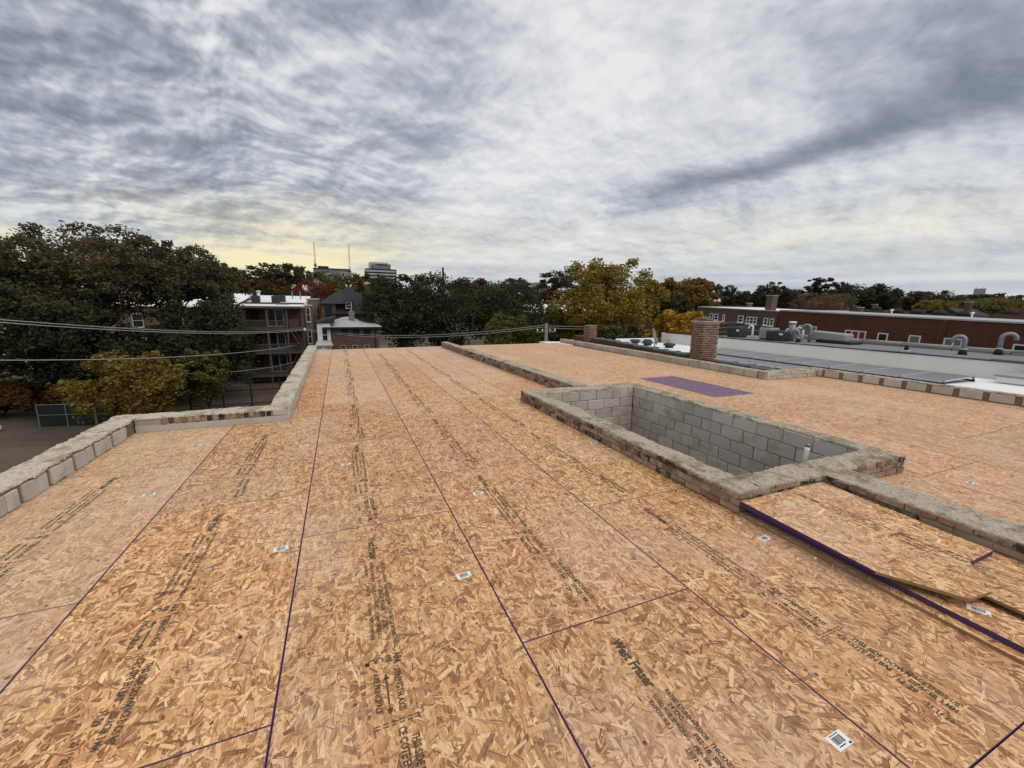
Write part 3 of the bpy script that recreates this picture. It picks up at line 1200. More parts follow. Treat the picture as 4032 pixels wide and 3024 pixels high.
# visible face is the left one (towards X-): shift the wall so that its left face lies on the line
w_.location.x += .28
pieces(w_, BLOCK_MID, 'block', ln, .41, .195, .2, .28, ncourse=1, z0=.004, inset=.008)
w_, ln = wall('parapet_wall', 'short parapet return of small pale blocks in two courses', (10.37, 7.22), (12.70, 7.22), .28, 'mortar', 'cap', .205)
pieces(w_, BLOCK_HALF, 'block', ln, .205, .097, .1, 0.0, ncourse=2, z0=.002, inset=.006)
w_, ln = wall('parapet_wall', 'near right parapet of pale blocks with broad brown mortar joints', (12.70, -3.6), (12.70, 7.22), .28, 'mortar_brown', 'cap', .205)
pieces(w_, BLOCK_PALE, 'block', ln, .455, .182, .2, .28, ncourse=1, z0=.008, inset=.012, x0=.2)

# capped pipe standing in the light well
pp = thing('vent_pipe', 'wrapped white pipe with a grey cap standing in the light well', 'pipe', (5.36, 3.12, -.05))
part('stem', MB().cyl((0, 0, -.9), (.03, 0, .0), .012, .012, 10), 'pvc', pp, True)
part('wrapped_head', MB().tube([(.03, 0, -.03), (.035, 0, .0), (.045, 0, .12), (.05, 0, .17)], [.016, .028, .030, .026], 12), 'pvc', pp, True)
part('cap', MB().tube([(.05, 0, .165), (.055, 0, .20), (.056, 0, .21)], [.028, .027, .012], 12), 'galv', pp, True)
part('bracket', MB().box(.03, .43, -.012, .012, -.13, -.105), 'pvc', pp)


# ------------------------------------------------------------------ loose sheets by the light well
def sheet(name, label, pts, z, th=.018, paint=(), group=None, tint=(1, 1, 1, 1), grp='loose OSB sheets by the light well'):
    """loose sheet with the outline pts (counter-clockwise); edges listed in 'paint' are purple"""
    cx = sum(p[0] for p in pts) / len(pts)
    cyv = sum(p[1] for p in pts) / len(pts)
    q = [(p[0] - cx, p[1] - cyv) for p in pts]
    n = len(q)
    mb = MB()
    mb.v = [(x, y, 0) for x, y in q] + [(x, y, -th) for x, y in q]
    mb.f = [tuple(range(n)), tuple(reversed(range(n, 2 * n)))]
    mb.m = [0, 1]
    for k in range(n):
        k2 = (k + 1) % n
        mb.f.append((n + k, n + k2, k2, k))
        mb.m.append(2 if k in paint else 1)
    o = obj(name, mb.mesh(name, ['osb', 'osb_edge', 'purple']), None, (cx, cyv, z))
    o.color = tint
    return tag(o, label, 'sheet', grp)


sheet('loose_sheet', 'bottom loose OSB sheet whose bare edge runs along the deck', [(3.215, -3.5), (4.40, -3.5), (4.40, 2.34), (3.215, 2.34)], .0225, .021)
s1 = sheet('loose_sheet', 'narrow loose OSB strip with a dark purple tongue edge and a barcode sticker', [(3.285, -3.4), (3.56, -3.4), (3.56, 2.30), (3.285, 2.30)], .060, .037, paint=(0, 1, 2, 3))
sheet('loose_sheet', 'loose OSB sheet beyond the gap, lying against the divider wall', [(3.65, -3.4), (4.39, -3.4), (4.39, 1.75), (3.65, 1.75)], .074, .020)
sheet('loose_sheet', 'loose OSB sheet with a purple painted end under the skewed sheet', [(3.65, 1.125), (4.32, 1.135), (4.385, 2.33), (3.65, 2.33)], .112, .036, paint=(0,))
s5 = sheet('loose_sheet', 'top loose OSB sheet with cut corner and skewed pointed end', [(3.170, 1.30), (3.39, .935), (3.615, .915), (3.895, 1.107), (4.17, 1.414), (4.30, 1.56), (4.38, 2.34), (3.225, 2.34)], .134, .021, paint=(7,))
st_ = obj('mill_stamp', STAMP, s5, (3.86 - s5.location.x, 2.24 - s5.location.y, .0008), (0, 0, 0), (1, .6, 1))
st_['kind'] = 'stuff'
# painted tongue below the top sheet's left edge
tn = MB().box(-.012, .012, -.49, .49, -.0125, .0125)
t_ = obj('timber_strip', tn.mesh('timber_strip', ['purple'], bevel=.004), None, (3.232, 1.85, .099))
tag(t_, 'dark purple tongue strip under the long edge of the top loose sheet', 'strip')
obj('barcode_sticker', STK, s1, (3.45 - s1.location.x, .905 - s1.location.y, .0012), (0, 0, -1.2))
for (lb, x, y, z, r, sx_, sy_) in (('pale square wood offcut lying on the top loose sheet', 3.58, 2.15, .1385, .5, .06, .045),):
    o = obj('wood_offcut', MB().box(-sx_, sx_, -sy_, sy_, -.004, .003, jit=.004).mesh('wood_offcut', ['wood_pale']), None, (x, y, z), (0, 0, r))
    tag(o, lb, 'offcut')
bits = [('small white chip by the corner of the light well', 3.10, 2.24, .003), ('white pebble on the deck beside the bottom loose sheet', 3.17, 1.66, .005),
        ('pale sliver of wood on the left part of the deck', -1.12, 2.62, .003), ('black scrap on the deck below the mill stamp', .02, 1.93, .003),
        ('dark crumb on the deck between two stamps', -.62, 2.38, .004), ('scrap of grey paper on the deck near the left seam', -.95, 3.15, .003)]
for k, (lb, x, y, z) in enumerate(bits):
    s = (.018, .016, .035, .013, .010, .02)[k]
    mb = MB()
    ring = [(s * random.uniform(.7, 1.1) * math.cos(a), s * (.35 if k == 2 else .7) * random.uniform(.7, 1.1) * math.sin(a)) for a in [i * PI / 3.5 for i in range(7)]]
    mb.prism(ring, -z + .0005, z, 0, 0)
    o = obj('debris', mb.mesh('debris', [('label_white', 'label_white', 'wood_pale', 'black_metal', 'black_metal', 'alu')[k]]), None, (x, y, z), (0, 0, random.uniform(0, 3)))
    tag(o, lb, 'debris')

# ------------------------------------------------------------------ neighbour with the white roof (to the right)
def chimney(name, parent, x0, x1, y0, y1, z0, z1, course=.075, pitch=.215, cap=True):
    c = part('chimney', MB().box(x0 + .006, x1 - .006, y0 + .006, y1 - .006, z0, z1), 'mortar', parent)
    n = int((z1 - z0) / course)
    ms = CH_BRICK
    for k in range(n):
        z = z0 + course * (k + .5)
        for (ax, ay, bx, by) in ((x0, y0, x1, y0), (x1, y0, x1, y1), (x1, y1, x0, y1), (x0, y1, x0, y0)):
            ln = math.hypot(bx - ax, by - ay)
            ang = math.atan2(by - ay, bx - ax)
            x = -pitch / 2 if k % 2 else 0
            while x < ln - .01:
                a, b_ = max(x, 0), min(x + pitch, ln)
                if b_ - a > .05:
                    m = (a + b_) / 2
                    pr = .040 - random.uniform(0, .010)
                    obj('brick', random.choice(ms), c, (ax + math.cos(ang) * m - math.sin(ang) * pr, ay + math.sin(ang) * m + math.cos(ang) * pr, z),
                        (0, 0, ang + random.uniform(-.012, .012)), ((b_ - a) / pitch, 1, 1))
                x += pitch
    return c


CH_BRICK = piece_meshes('brick', .194, .09, .050, 'chimney_brick', 6, .006, .005)
nb = thing('white_roof_building', 'neighbouring building with a white membrane roof right of the block parapet', 'building')
NX0, NX1, NYE, NZ = 11.05, 20.2, 21.2, -.30
mb = MB()
mb.prism([(NX0 + .3, -12), (NX1, -12), (NX1, 20.9), (18.6, 21.9), (NX0 + .3, 22.8)], NZ - .9, [NZ, NZ, NZ - .12, NZ - .05, NZ + .04])
part('roof', mb, 'membrane', nb)
part('wall', MB().box(NX0 + .31, NX1 + .29, -12, 19.3, -10, NZ - .302), 'brick_tan', nb)
part('party_wall', MB().prism([(NX0 - .02, 7.6), (NX0 + .30, 7.6), (NX0 + .70, 18.9), (NX0 + .38, 18.9)], -10, [.13, .13, .40, .40]).box(12.74, 13.0, -12, 7.5, -10, .04), 'brick_red', nb)
mb = MB()
mb.box(NX1, NX1 + .26, -12, 21.9, NZ - .7, .24)
part('far_parapet', mb, 'stucco', nb, bevel=.02)
mb = MB()
for k in range(23):
    mb.box(NX1 - .03, NX1 + .30, -12 + k * 1.46, -12 + k * 1.46 + 1.44, .242, .268 + random.uniform(-.01, .012), jit=.012)
part('flashing', mb, 'tar', nb)
# rising membrane upstand at the far end
mb = MB()
mb.prism([(16.3, 21.7), (18.7, 20.6), (18.9, 20.9), (16.5, 22.0)], NZ, [NZ + .18, NZ + .28, NZ + .28, NZ + .18])
part('upstand', mb, 'membrane', nb, bevel=.02)
chimney('chimney', nb, 11.05, 11.74, 10.06, 10.56, .0, 1.40)
mb = MB()
mb.box(11.01, 11.78, 10.02, 10.60, 1.40, 1.45, jit=.008)
part('chimney_cap', mb, 'mortar', nb)
mb = MB().lathe([(.24, 0), (.25, .03), (.20, .10), (.05, .12)], 14, 0, (11.36, 10.32, 1.452))
part('chimney_pot', mb, 'tile_dark', nb, True)
c2 = chimney('chimney', nb, 11.30, 11.70, 17.12, 17.70, .0, .98)
# glazed coping tiles on the party wall: humped, overlapping
mb = MB()
n = 8
for i in range(2):
    for q in range(n + 1):
        w = PI * q / n
        r = (.135 if i else .125)
        mb.v.append((i * .62, -math.cos(w) * r, math.sin(w) * r * .55))
for q in range(n):
    mb.f.append((q, q + 1, n + 2 + q, n + 1 + q))
    mb.m.append(0)
for q in range(n):           # collar
    pass
i0 = len(mb.v)
for i, r in ((.57, .155), (.65, .155)):
    for q in range(n + 1):
        w = PI * q / n
        mb.v.append((i, -math.cos(w) * r, math.sin(w) * r * .62))
for q in range(n):
    mb.f.append((i0 + q, i0 + q + 1, i0 + n + 2 + q, i0 + n + 1 + q))
    mb.m.append(0)
for a in (0, n + 1, i0, i0 + n + 1):
    mb.f.append(tuple(a + q for q in range(n + 1)))
    mb.m.append(0)
TILE = mb.mesh('coping_tile', ['tile_dark'], smooth=True)
y = 18.2
k = 0
while y > 7.9:
    if not (9.6 < y - .3 < 10.75) and not (17.0 < y < 18.0):
        obj('coping_tile', TILE, nb, (11.20 + random.uniform(-.012, .012) + .04 * (y - 9), y, .165 + .024 * (y - 9) + random.uniform(-.01, .01)), (0, 0, -PI / 2 + random.uniform(-.03, .03)))
    y -= .62
    k += 1

# satellite dish
ds = thing('satellite_dish', 'grey satellite dish seen edge on, standing on the white roof', 'dish', (15.9, 17.7, NZ))
mb = MB()
nr, na = 6, 20
for i in range(nr + 1):
    r = .42 * i / nr
    for q in range(na):
        w = 2 * PI * q / na
        mb.v.append((r * math.cos(w) * .92, -.32 * (r * r), r * math.sin(w) * 1.15))
for i in range(nr):
    for q in range(na):
        q2 = (q + 1) % na
        mb.f.append((i * na + q, i * na + q2, (i + 1) * na + q2, (i + 1) * na + q))
        mb.m.append(0)
dd = obj('reflector', mb.mesh('reflector', ['grey_paint'], True), ds, (0, .1, .62), (-.25, 0, math.radians(62)))
part('mast', MB().tube([(0.1, .1, 0), (.1, .1, .45), (.03, .1, .6)], .03, 8), 'grey_paint', ds)
part('feed_arm', MB().tube([(.05, .05, .3), (.45, -.30, .32), (.62, -.42, .42)], .022, 6).box(.56, .68, -.48, -.36, .38, .50), 'grey_paint', ds)
part('foot', MB().box(-.2, .3, -.1, .3, .0, .05), 'galv', ds)


def roof_vent(x, y, z, label, s=1.0):
    v = thing('roof_vent', label, 'vent', (x, y, z), group='low vents on the white roof')
    part('collar', MB().box(-.16 * s, .16 * s, -.16 * s, .16 * s, 0, .10), 'tar', v)
    part('hood', MB().prism([(-.23 * s, -.23 * s), (.23 * s, -.23 * s), (.23 * s, .23 * s), (-.23 * s, .23 * s)], .102, .21).box(-.17 * s, .17 * s, -.17 * s, .17 * s, .211, .24), 'hvac', v)


roof_vent(16.95, 20.6, NZ, 'farthest low black vent on the white roof, left of the dish')
roof_vent(16.8, 19.3, NZ, 'low black vent on the white roof just left of the satellite dish')
roof_vent(17.75, 20.4, NZ, 'small dark vent on the white roof by the far upstand', .8)
roof_vent(17.0, 17.75, NZ, 'low black vent on the white roof right of the satellite dish')
mb = MB().box(-1.1, 1.1, -.2, .2, 0, .16, jit=.01)
o = obj('curb_box', mb.mesh('curb_box', ['membrane'], bevel=.02), None, (13.9, 21.4, NZ + .04), (0, 0, -.25))
tag(o, 'white membrane covered curb at the far edge of the white roof', 'curb')


# solar panels: two rows lying flat on the white roof
def solar_panel(x, y, z, label, tilt):
    p = thing('solar_panel', label, 'solar panel', (x, y, z), (0, tilt, 0), 'solar panels on the white roof')
    mbf = MB()
    a, b = .975, .495
    for (x0, x1, y0, y1) in ((-a, a, -b, -b + .025), (-a, a, b - .025, b), (-a, -a + .025, -b + .0255, b - .0255), (a - .025, a, -b + .0255, b - .0255)):
        mbf.box(x0, x1, y0, y1, -.04, .004)
    if solar_panel.cache is None:
        solar_panel.cache = (mbf.mesh('frame', ['alu']), MB().box(-a + .026, a - .026, -b + .026, b - .026, -.03, -.002).mesh('glass', ['solar']),
                             MB().box(-a + .05, -a + .12, -b - .03, -b + .01, -.20, .012).box(a - .12, a - .05, -b - .03, -b + .01, -.12, .012).mesh('clamp', ['galv']))
    f, g, c = solar_panel.cache
    obj('frame', f, p)
    obj('glass', g, p)
    obj('clamp', c, p)


solar_panel.cache = None
ordn = ['nearest', 'second', 'third', 'fourth', 'fifth', 'sixth', 'seventh', 'eighth', 'ninth']
for k in range(9):
    solar_panel(17.33, 6.55 + 1.035 * k, -.16, f'{ordn[k]} solar panel from the near end of the raised row along the white wall', -.02)
for k in range(9):
    solar_panel(15.20, 6.05 + 1.035 * k, -.20, f'{ordn[k]} solar panel from the near end of the front row beside our parapet', .05)
for nm, xx, lb in (('mounting_rail', 16.42, 'black mounting rail under the front edge of the raised solar row'), ('mounting_rail', 18.2, 'black mounting rail under the back edge of the raised solar row')):
    o = obj(nm, MB().box(-.03, .03, -4.7, 4.75, 0, .065).mesh('mounting_rail', ['black_metal']), None, (xx, 10.7, NZ + .005))
    tag(o, lb, 'rail')
# skylight curb at the right edge
sk = thing('skylight', 'long white skylight curb on the neighbouring roof at the right edge', 'skylight', (19.8, 4.2, NZ))
part('curb', MB().box(-1.0, .2, -3.0, 1.55, 0, .20), 'membrane', sk, bevel=.02)
part('cover', MB().box(-1.06, .26, -3.05, 1.6, .205, .25), 'grey_paint', sk)

# ------------------------------------------------------------------ second neighbour: dark roof with condensers and pipes
d2 = thing('dark_roof_building', 'building with a grey tar roof, pipes and condensers behind the cream parapet', 'building')
part('roof', MB().prism([(20.5, -12), (27.2, -12), (27.2, 20.4), (20.5, 20.4)], -.25, [.10, .0, .05, .12]), 'membrane_grey', d2)
part('wall', MB().box(20.5, 27.5, -12, 20.4, -10, -.252), 'brick_tan', d2)
mb = MB()
for k in range(16):
    y0 = -11 + k * 1.9
    mb.box(26.85, 27.25, y0, y0 + 1.86, -.1, .16 + .009 * (y0 - 8) + random.uniform(-.015, .02), jit=.02)
part('far_parapet', mb, 'membrane_grey', d2, bevel=.03)
mb = MB()
for k in range(16):
    y0 = -11 + k * 1.9
    mb.cyl((27.05, y0, .17 + .009 * (y0 - 8)), (27.05, y0 + 1.86, .17 + .009 * (y0 - 6)), .085, .085, 10)
part('coping', mb, 'grey_paint', d2, True)
mb = MB()
for k in range(26):
    yy = random.uniform(-2, 19)
    xx = random.uniform(20.7, 22.4)
    s = random.uniform(.2, .55)
    ring = [(xx + s * .6 * random.uniform(.6, 1.1) * math.cos(a), yy + s * random.uniform(.6, 1.1) * math.sin(a)) for a in [i * PI / 4 for i in range(8)]]
    mb.prism(ring, .09, .128 + random.uniform(0, .03))
part('tar_patch', mb, 'tar', d2)['kind'] = 'stuff'


def condenser(x, y, z, sx, sy_, sz, mat, label, badge=True):
    c = thing('condenser_unit', label, 'air conditioner', (x, y, z), group='condensers on the dark roof')
    part('feet', MB().box(-sx / 2 + .05, sx / 2 - .05, -sy_ / 2 + .05, -sy_ / 2 + .13, 0, .05).box(-sx / 2 + .05, sx / 2 - .05, sy_ / 2 - .13, sy_ / 2 - .05, 0, .05), 'black_metal', c)
    part('case', MB().box(-sx / 2, sx / 2, -sy_ / 2, sy_ / 2, .05, sz), mat, c, bevel=.03)
    g = MB()
    nsl = max(4, int(sz / .07))
    for k in range(nsl):
        zz = .12 + (sz - .2) * k / nsl
        g.box(-sx / 2 - .012, -sx / 2 - .001, -sy_ / 2 + .06, sy_ / 2 - .06, zz, zz + .022)
        g.box(-sx / 2 + .06, sx / 2 - .06, -sy_ / 2 - .012, -sy_ / 2 - .001, zz, zz + .022)
    part('louvre', g, mat, c)
    part('fan_guard', MB().lathe([(min(sx, sy_) * .40, 0), (min(sx, sy_) * .40, .03), (.08, .05)], 16, 0, (0, 0, sz + .001)), 'black_metal', c)
    if badge:
        part('badge', MB().box(-sx / 2 - .02, -sx / 2 - .013, -sy_ / 2 + .04, -sy_ / 2 + .24, sz * .62, sz * .82), 'label_white', c)


condenser(23.75, 18.95, .09, .75, .95, .62, 'hvac', 'dark square condenser at the far left of the dark roof')
condenser(23.9, 16.9, .09, .75, .75, .70, 'hvac_grey', 'grey condenser between the white bent pipe and the dark unit', False)
condenser(23.55, 16.05, .09, .75, 1.05, .56, 'hvac', 'wide dark condenser in front of the fat roof stack')


def gooseneck(x, y, z, h, r, mat, label, dirx=0.0, diry=1.0, reach=.45, collar=True, cat='pipe'):
    p = thing('gooseneck_pipe', label, cat, (x, y, z), group='bent pipes on the dark roof')
    pts = [(0, 0, .0), (0, 0, h * .5), (0, 0, h - reach * .5)]
    for k in range(1, 9):
        a = PI * k / 8
        q = reach / 2
        pts.append((dirx * q * (1 - math.cos(a)), diry * q * (1 - math.cos(a)), h - q + q * math.sin(a)))
    pts.append((dirx * reach, diry * reach, h - reach * .5 - .08))
    part('pipe', MB().tube(pts, r, 12), mat, p, True)
    if collar:
        part('collar', MB().lathe([(r * 1.9, 0), (r * 1.4, .16), (r * 1.25, .24)], 14), 'tar', p, True)
        part('flashing_ring', MB().lathe([(r * 1.32, .241), (r * 1.32, .275)], 14), 'white_paint', p)
    return p


gooseneck(24.3, 8.55, .06, .78, .085, 'galv', 'grey gooseneck pipe nearest the middle of the long brown facade', -.4, .92, .34)
gooseneck(26.3, 8.15, .06, .90, .085, 'galv', 'tall grey gooseneck pipe at the right end of the dark roof', .5, -.86, .42)
gooseneck(23.2, 17.45, .09, .80, .055, 'pvc', 'white bent pipe between the two dark condensers', -.2, .95, .24, False)
gooseneck(24.6, 15.9, .09, .66, .065, 'pvc', 'short white elbow behind the wide dark condenser', -.2, .95, .42, False)
gooseneck(24.9, 15.55, .09, .74, .065, 'pvc', 'second white elbow behind the wide dark condenser', -.2, .95, .42, False)
gooseneck(23.6, 14.95, .08, .66, .075, 'galv', 'short grey gooseneck right of the wide dark condenser', -.2, .95, .36)
gooseneck(24.5, 14.9, .08, .95, .085, 'galv', 'taller grey gooseneck behind the short one', -.2, .95, .40, False)
st = thing('roof_stack', 'fat galvanised stack with a white cap behind the dark condenser', 'stack', (24.2, 15.75, .08))
part('pipe', MB().cyl((0, 0, 0), (0, 0, 1.02), .17, .17, 16), 'galv', st, True)
part('cap', MB().lathe([(.20, 0), (.21, .07), (.14, .11)], 16, 0, (0, 0, 1.021)), 'white_paint', st, True)
st = thing('pipe_stub', 'short black pipe stub in a white flange on the dark roof', 'pipe', (24.1, 10.35, .06))
part('stub', MB().cyl((0, 0, 0), (0, 0, .26), .09, .08, 12), 'tar', st, True)
part('flange', MB().lathe([(.16, 0), (.15, .02), (.10, .03)], 14), 'white_paint', st)
hd = thing('duct_hood', 'weathered duct hood with a rusty top at the far end of the dark roof', 'duct', (25.4, 14.3, .08))
part('hood', MB().prism([(-.4, -.9), (.4, -.9), (.4, .9), (-.4, .9)], .12, [.52, .52, .62, .62]), 'grey_paint', hd, bevel=.05)
part('legs', MB().box(-.3, -.2, -.7, -.6, 0, .119).box(.2, .3, -.7, -.6, 0, .119).box(-.3, .3, .5, .6, 0, .119), 'black_metal', hd)
part('tar_skirt', MB().prism([(-.6, -1.3), (.5, -1.3), (.5, .3), (-.6, .3)], .0, [.10, .12, .2, .18]), 'tar', hd)


# ------------------------------------------------------------------ windows
def window(parent, c, w, h, face='x', frame='white_paint', pane='glass', depth=.09, mull=0, sash=True, fr=.07, sill=True):
    """window on a wall facing -X (face 'x') or -Y (face 'y'); c is the centre on the wall plane; window > pane"""
    def bx(mb, a0, a1, z0, z1, d0, d1):
        if face == 'x':
            mb.box(c[0] + d0, c[0] + d1, c[1] + a0, c[1] + a1, c[2] + z0, c[2] + z1)
        elif face == '+x':
            mb.box(c[0] - d1, c[0] - d0, c[1] + a0, c[1] + a1, c[2] + z0, c[2] + z1)
        else:
            mb.box(c[0] + a0, c[0] + a1, c[1] + d0, c[1] + d1, c[2] + z0, c[2] + z1)
    mb = MB()
    hw, hh = w / 2, h / 2
    bx(mb, -hw, hw, hh - fr, hh, -.05, .03)
    bx(mb, -hw, hw, -hh, -hh + fr, -.05, .03)
    bx(mb, -hw, -hw + fr, -hh + fr, hh - fr, -.05, .03)
    bx(mb, hw - fr, hw, -hh + fr, hh - fr, -.05, .03)
    for k in range(mull):
        a = -hw + w * (k + 1) / (mull + 1)
        bx(mb, a - fr * .6, a + fr * .6, -hh + fr, hh - fr, -.048, .03)
    if sash:
        n = mull + 1
        for k in range(n):
            a0 = -hw + w * k / n + fr
            a1 = -hw + w * (k + 1) / n - fr
            bx(mb, a0, a1, -fr * .35, fr * .35, -.045, .03)
    if sill:
        bx(mb, -hw - .06, hw + .06, -hh - .09, -hh - .002, -.10, .03)
    wo = part('window', mb, frame, parent)
    pm = MB()
    bx(pm, -hw + fr * .5, hw - fr * .5, -hh + fr * .5, hh - fr * .5, -.02, .012)
    part('pane', pm, pane, wo)
    return wo


# ------------------------------------------------------------------ long brown building behind the dark roof
FX = 34.0
lb = thing('brown_brick_building', 'long dark brown brick building with white framed windows behind the dark roof', 'building', (FX, 8.0, 0), (SL * 1.1, 0, 0))
part('wall', MB().box(0, 9, -30, 15.4, -10, 1.20), 'brick_brown', lb)
part('pilaster', MB().box(-.10, -.002, 4.9, 5.25, -10, 1.195), 'brick_brown', lb)
part('roof', MB().box(.32, 8.7, -29.7, 15.1, 1.202, 1.24), 'roof_grey', lb)
part('coping', MB().box(-.06, .30, -30, 15.4, 1.203, 1.30).box(.302, 9.0, 15.1, 15.4, 1.242, 1.30), 'cladding', lb)
for (y0, y1, z1, mull, pn) in ((12.25, 13.62, .09, 2, 'curtain_grey'), (8.96, 10.28, .03, 2, 'curtain_red'), (7.69, 8.27, .02, 0, 'glass'),
                               (5.98, 6.58, .04, 0, 'curtain_grey'), (4.05, 5.25, .05, 2, 'curtain_grey'), (.6, 2.05, .03, 2, 'glass')):
    window(lb, (0, (y0 + y1) / 2, z1 - .35), y1 - y0, .85, 'x', mull=mull, pane=pn, sash=False)
for yy in (-3, -6.5, 11, 3.0):
    window(lb, (0, yy, -3.3), 1.1, 1.5, 'x')
for k, (yy, xx) in enumerate(((-1.5, 1.2), (4.4, 1.4), (8.2, 1.0))):
    st = thing('vent_pipe', ('white vent pipe at the right end of the brown roof', 'white vent pipe in the middle of the brown roof', 'white vent pipe at the left of the brown roof')[k], 'pipe', (FX + xx, 8 + yy, 1.2 + SL * yy))
    part('pipe', MB().cyl((0, 0, 0), (0, 0, .42), .05, .05, 8), 'pvc', st)
    part('cap', MB().cyl((-.13, 0, .46), (.13, 0, .46), .06, .06, 8), 'pvc', st)

tb = thing('tan_brick_building', 'tan brown brick building with paired white windows beyond the brown one', 'building', (FX, 23.6, 0), (SL * 1.1, 0, 0))
part('wall', MB().box(.15, 10, 0, 8.6, -10, 1.72), 'brick_tan', tb)
part('roof', MB().box(.45, 9.7, .3, 8.3, 1.722, 1.77), 'membrane', tb)
part('coping', MB().box(.10, .44, -.02, 8.6, 1.723, 1.80).box(.442, 10, 8.301, 8.6, 1.772, 1.82), 'cladding', tb)
for (yc, w, z, mull) in ((.45, .36, .85, 0), (1.0, .40, .87, 0), (2.35, 1.05, .88, 2), (3.45, .55, .92, 0), (5.3, .26, .90, 0), (6.15, .45, .92, 0), (6.75, .45, .93, 0)):
    window(tb, (.15, yc, z - .05), w, .62, 'x', mull=mull)
    if w > .3:
        window(tb, (.15, yc, z - 2.05), w, .75, 'x', mull=mull)
chx = part('chimney', MB().box(.8, 1.5, 1.2, 1.75, 1.75, 3.0), 'brick_tan', tb)
part('cap', MB().box(.75, 1.55, 1.15, 1.8, 3.002, 3.08), 'mortar', chx)


# ------------------------------------------------------------------ row of houses and roofs beyond the brown building
def far_house(name, label, x, y, wx, wy, h, wall_mat, roof_mat, par=.35, chim=None, nwin=3, tilt=True, bay=False):
    g = gz(y)
    r = thing(name, label, 'building', (x, y, g), (SL, 0, 0))
    part('wall', MB().box(0, wx, 0, wy, -1, h), wall_mat, r)
    part('roof', MB().box(.26, wx - .26, .26, wy - .26, h + .002, h + .05), roof_mat, r)
    p = MB()
    p.box(0, .25, 0, wy, h + .001, h + par).box(wx - .25, wx, 0, wy, h + .001, h + par)
    p.box(.251, wx - .251, 0, .25, h + .001, h + par).box(.251, wx - .251, wy - .25, wy, h + .001, h + par)
    part('parapet', p, wall_mat, r)
    if chim:
        for k, (cx, cyv, ch) in enumerate(chim):
            c = part('chimney', MB().box(cx, cx + .7, cyv, cyv + .6, h + .05, h + ch), wall_mat, r)
            part('cap', MB().box(cx - .06, cx + .76, cyv - .06, cyv + .66, h + ch + .002, h + ch + .12), 'mortar', c)
    for k in range(nwin):
        yy = wy * (k + .5) / nwin
        window(r, (0, yy, h - 1.5), min(1.1, wy / nwin * .45), 1.5, 'x')
        window(r, (0, yy, h - 4.6), min(1.1, wy / nwin * .45), 1.5, 'x')
    if bay:
        for k in range(nwin):
            yy = wy * (k + .5) / nwin
            part('dormer_cap', MB().lathe([(.9, 0), (.8, .35), (.45, .62), (.1, .72)], 10, 0, (.9, yy, h + par)), 'far_dark', r, True)
    return r


rows = [
    ('white_roof_row', 'white roofed brick block left of the russet tree beyond the brown building', 66, 52, 9, 13, 9.6, 'brick_tan', 'membrane', .25, [(2, 9, 1.1), (5, 3, .9)], 3, False),
    ('white_roof_row', 'white roofed brick block right of the russet tree', 74, 38, 9, 12, 9.2, 'brick_red', 'membrane', .25, [(3, 2, 1.2)], 3, False),
    ('row_house', 'brick row house with dark domed dormers in the middle of the right skyline', 78, 27.5, 9, 10, 9.3, 'brick_red', 'roof_grey', .5, [(4, 2, 2.3)], 4, True),
    ('row_house', 'buff brick row house left of the grey gable on the right skyline', 82, 19.5, 9, 7.6, 9.7, 'brick_tan', 'roof_grey', .5, [(2, 5, 1.6)], 3, True),
    ('row_house', 'brick row house with a white domed skylight on the right skyline', 80, 11.5, 9, 7.6, 9.4, 'brick_red', 'membrane', .4, None, 3, False),
    ('row_house', 'low brick row house near the right edge of the skyline', 76, 4.5, 9, 6.6, 9.5, 'brick_red', 'roof_grey', .5, [(3, 1, 1.0)], 3, True),
    ('row_house', 'tall brown brick block at the right edge of the picture', 86, 22.0, 9, 5.0, 10.4, 'brick_red', 'roof_grey', .4, None, 2, False),
    ('row_house', 'dark brick row house behind the chimney of the tan building', 58, 66, 10, 12, 9.4, 'brick_red', 'roof_grey', .4, [(3, 3, 1.5), (3, 9, 1.4)], 4, True),
    ('row_house', 'distant brick block under the brown treeline right of the tan building', 92, 44, 9, 14, 9.4, 'brick_tan', 'roof_grey', .5, [(3, 3, 1.5), (3, 9, 1.4)], 4, True),
]
for r in rows:
    far_house(*r[:10], chim=r[10], nwin=r[11], bay=r[12])
gbl = thing('gabled_house', 'house with a slate grey gable roof standing out of the right skyline', 'house', (92, 32.0, gz(32)), (SL, 0, 0))
part('wall', MB().box(0, 8, 0, 7, -1, 8.9), 'brick_tan', gbl)
mb = MB()
mb.v = [(-.3, -.3, 8.902), (8.3, -.3, 8.902), (8.3, 7.3, 8.902), (-.3, 7.3, 8.902), (-.3, 3.5, 10.7), (8.3, 3.5, 10.7)]
mb.f = [(0, 1, 5, 4), (2, 3, 4, 5), (0, 4, 3), (1, 2, 5), (3, 2, 1, 0)]
mb.m = [0] * 5
part('roof', mb, 'shingle', gbl)
window(gbl, (0, 3.5, 7.6), 1.0, 1.5, 'x')

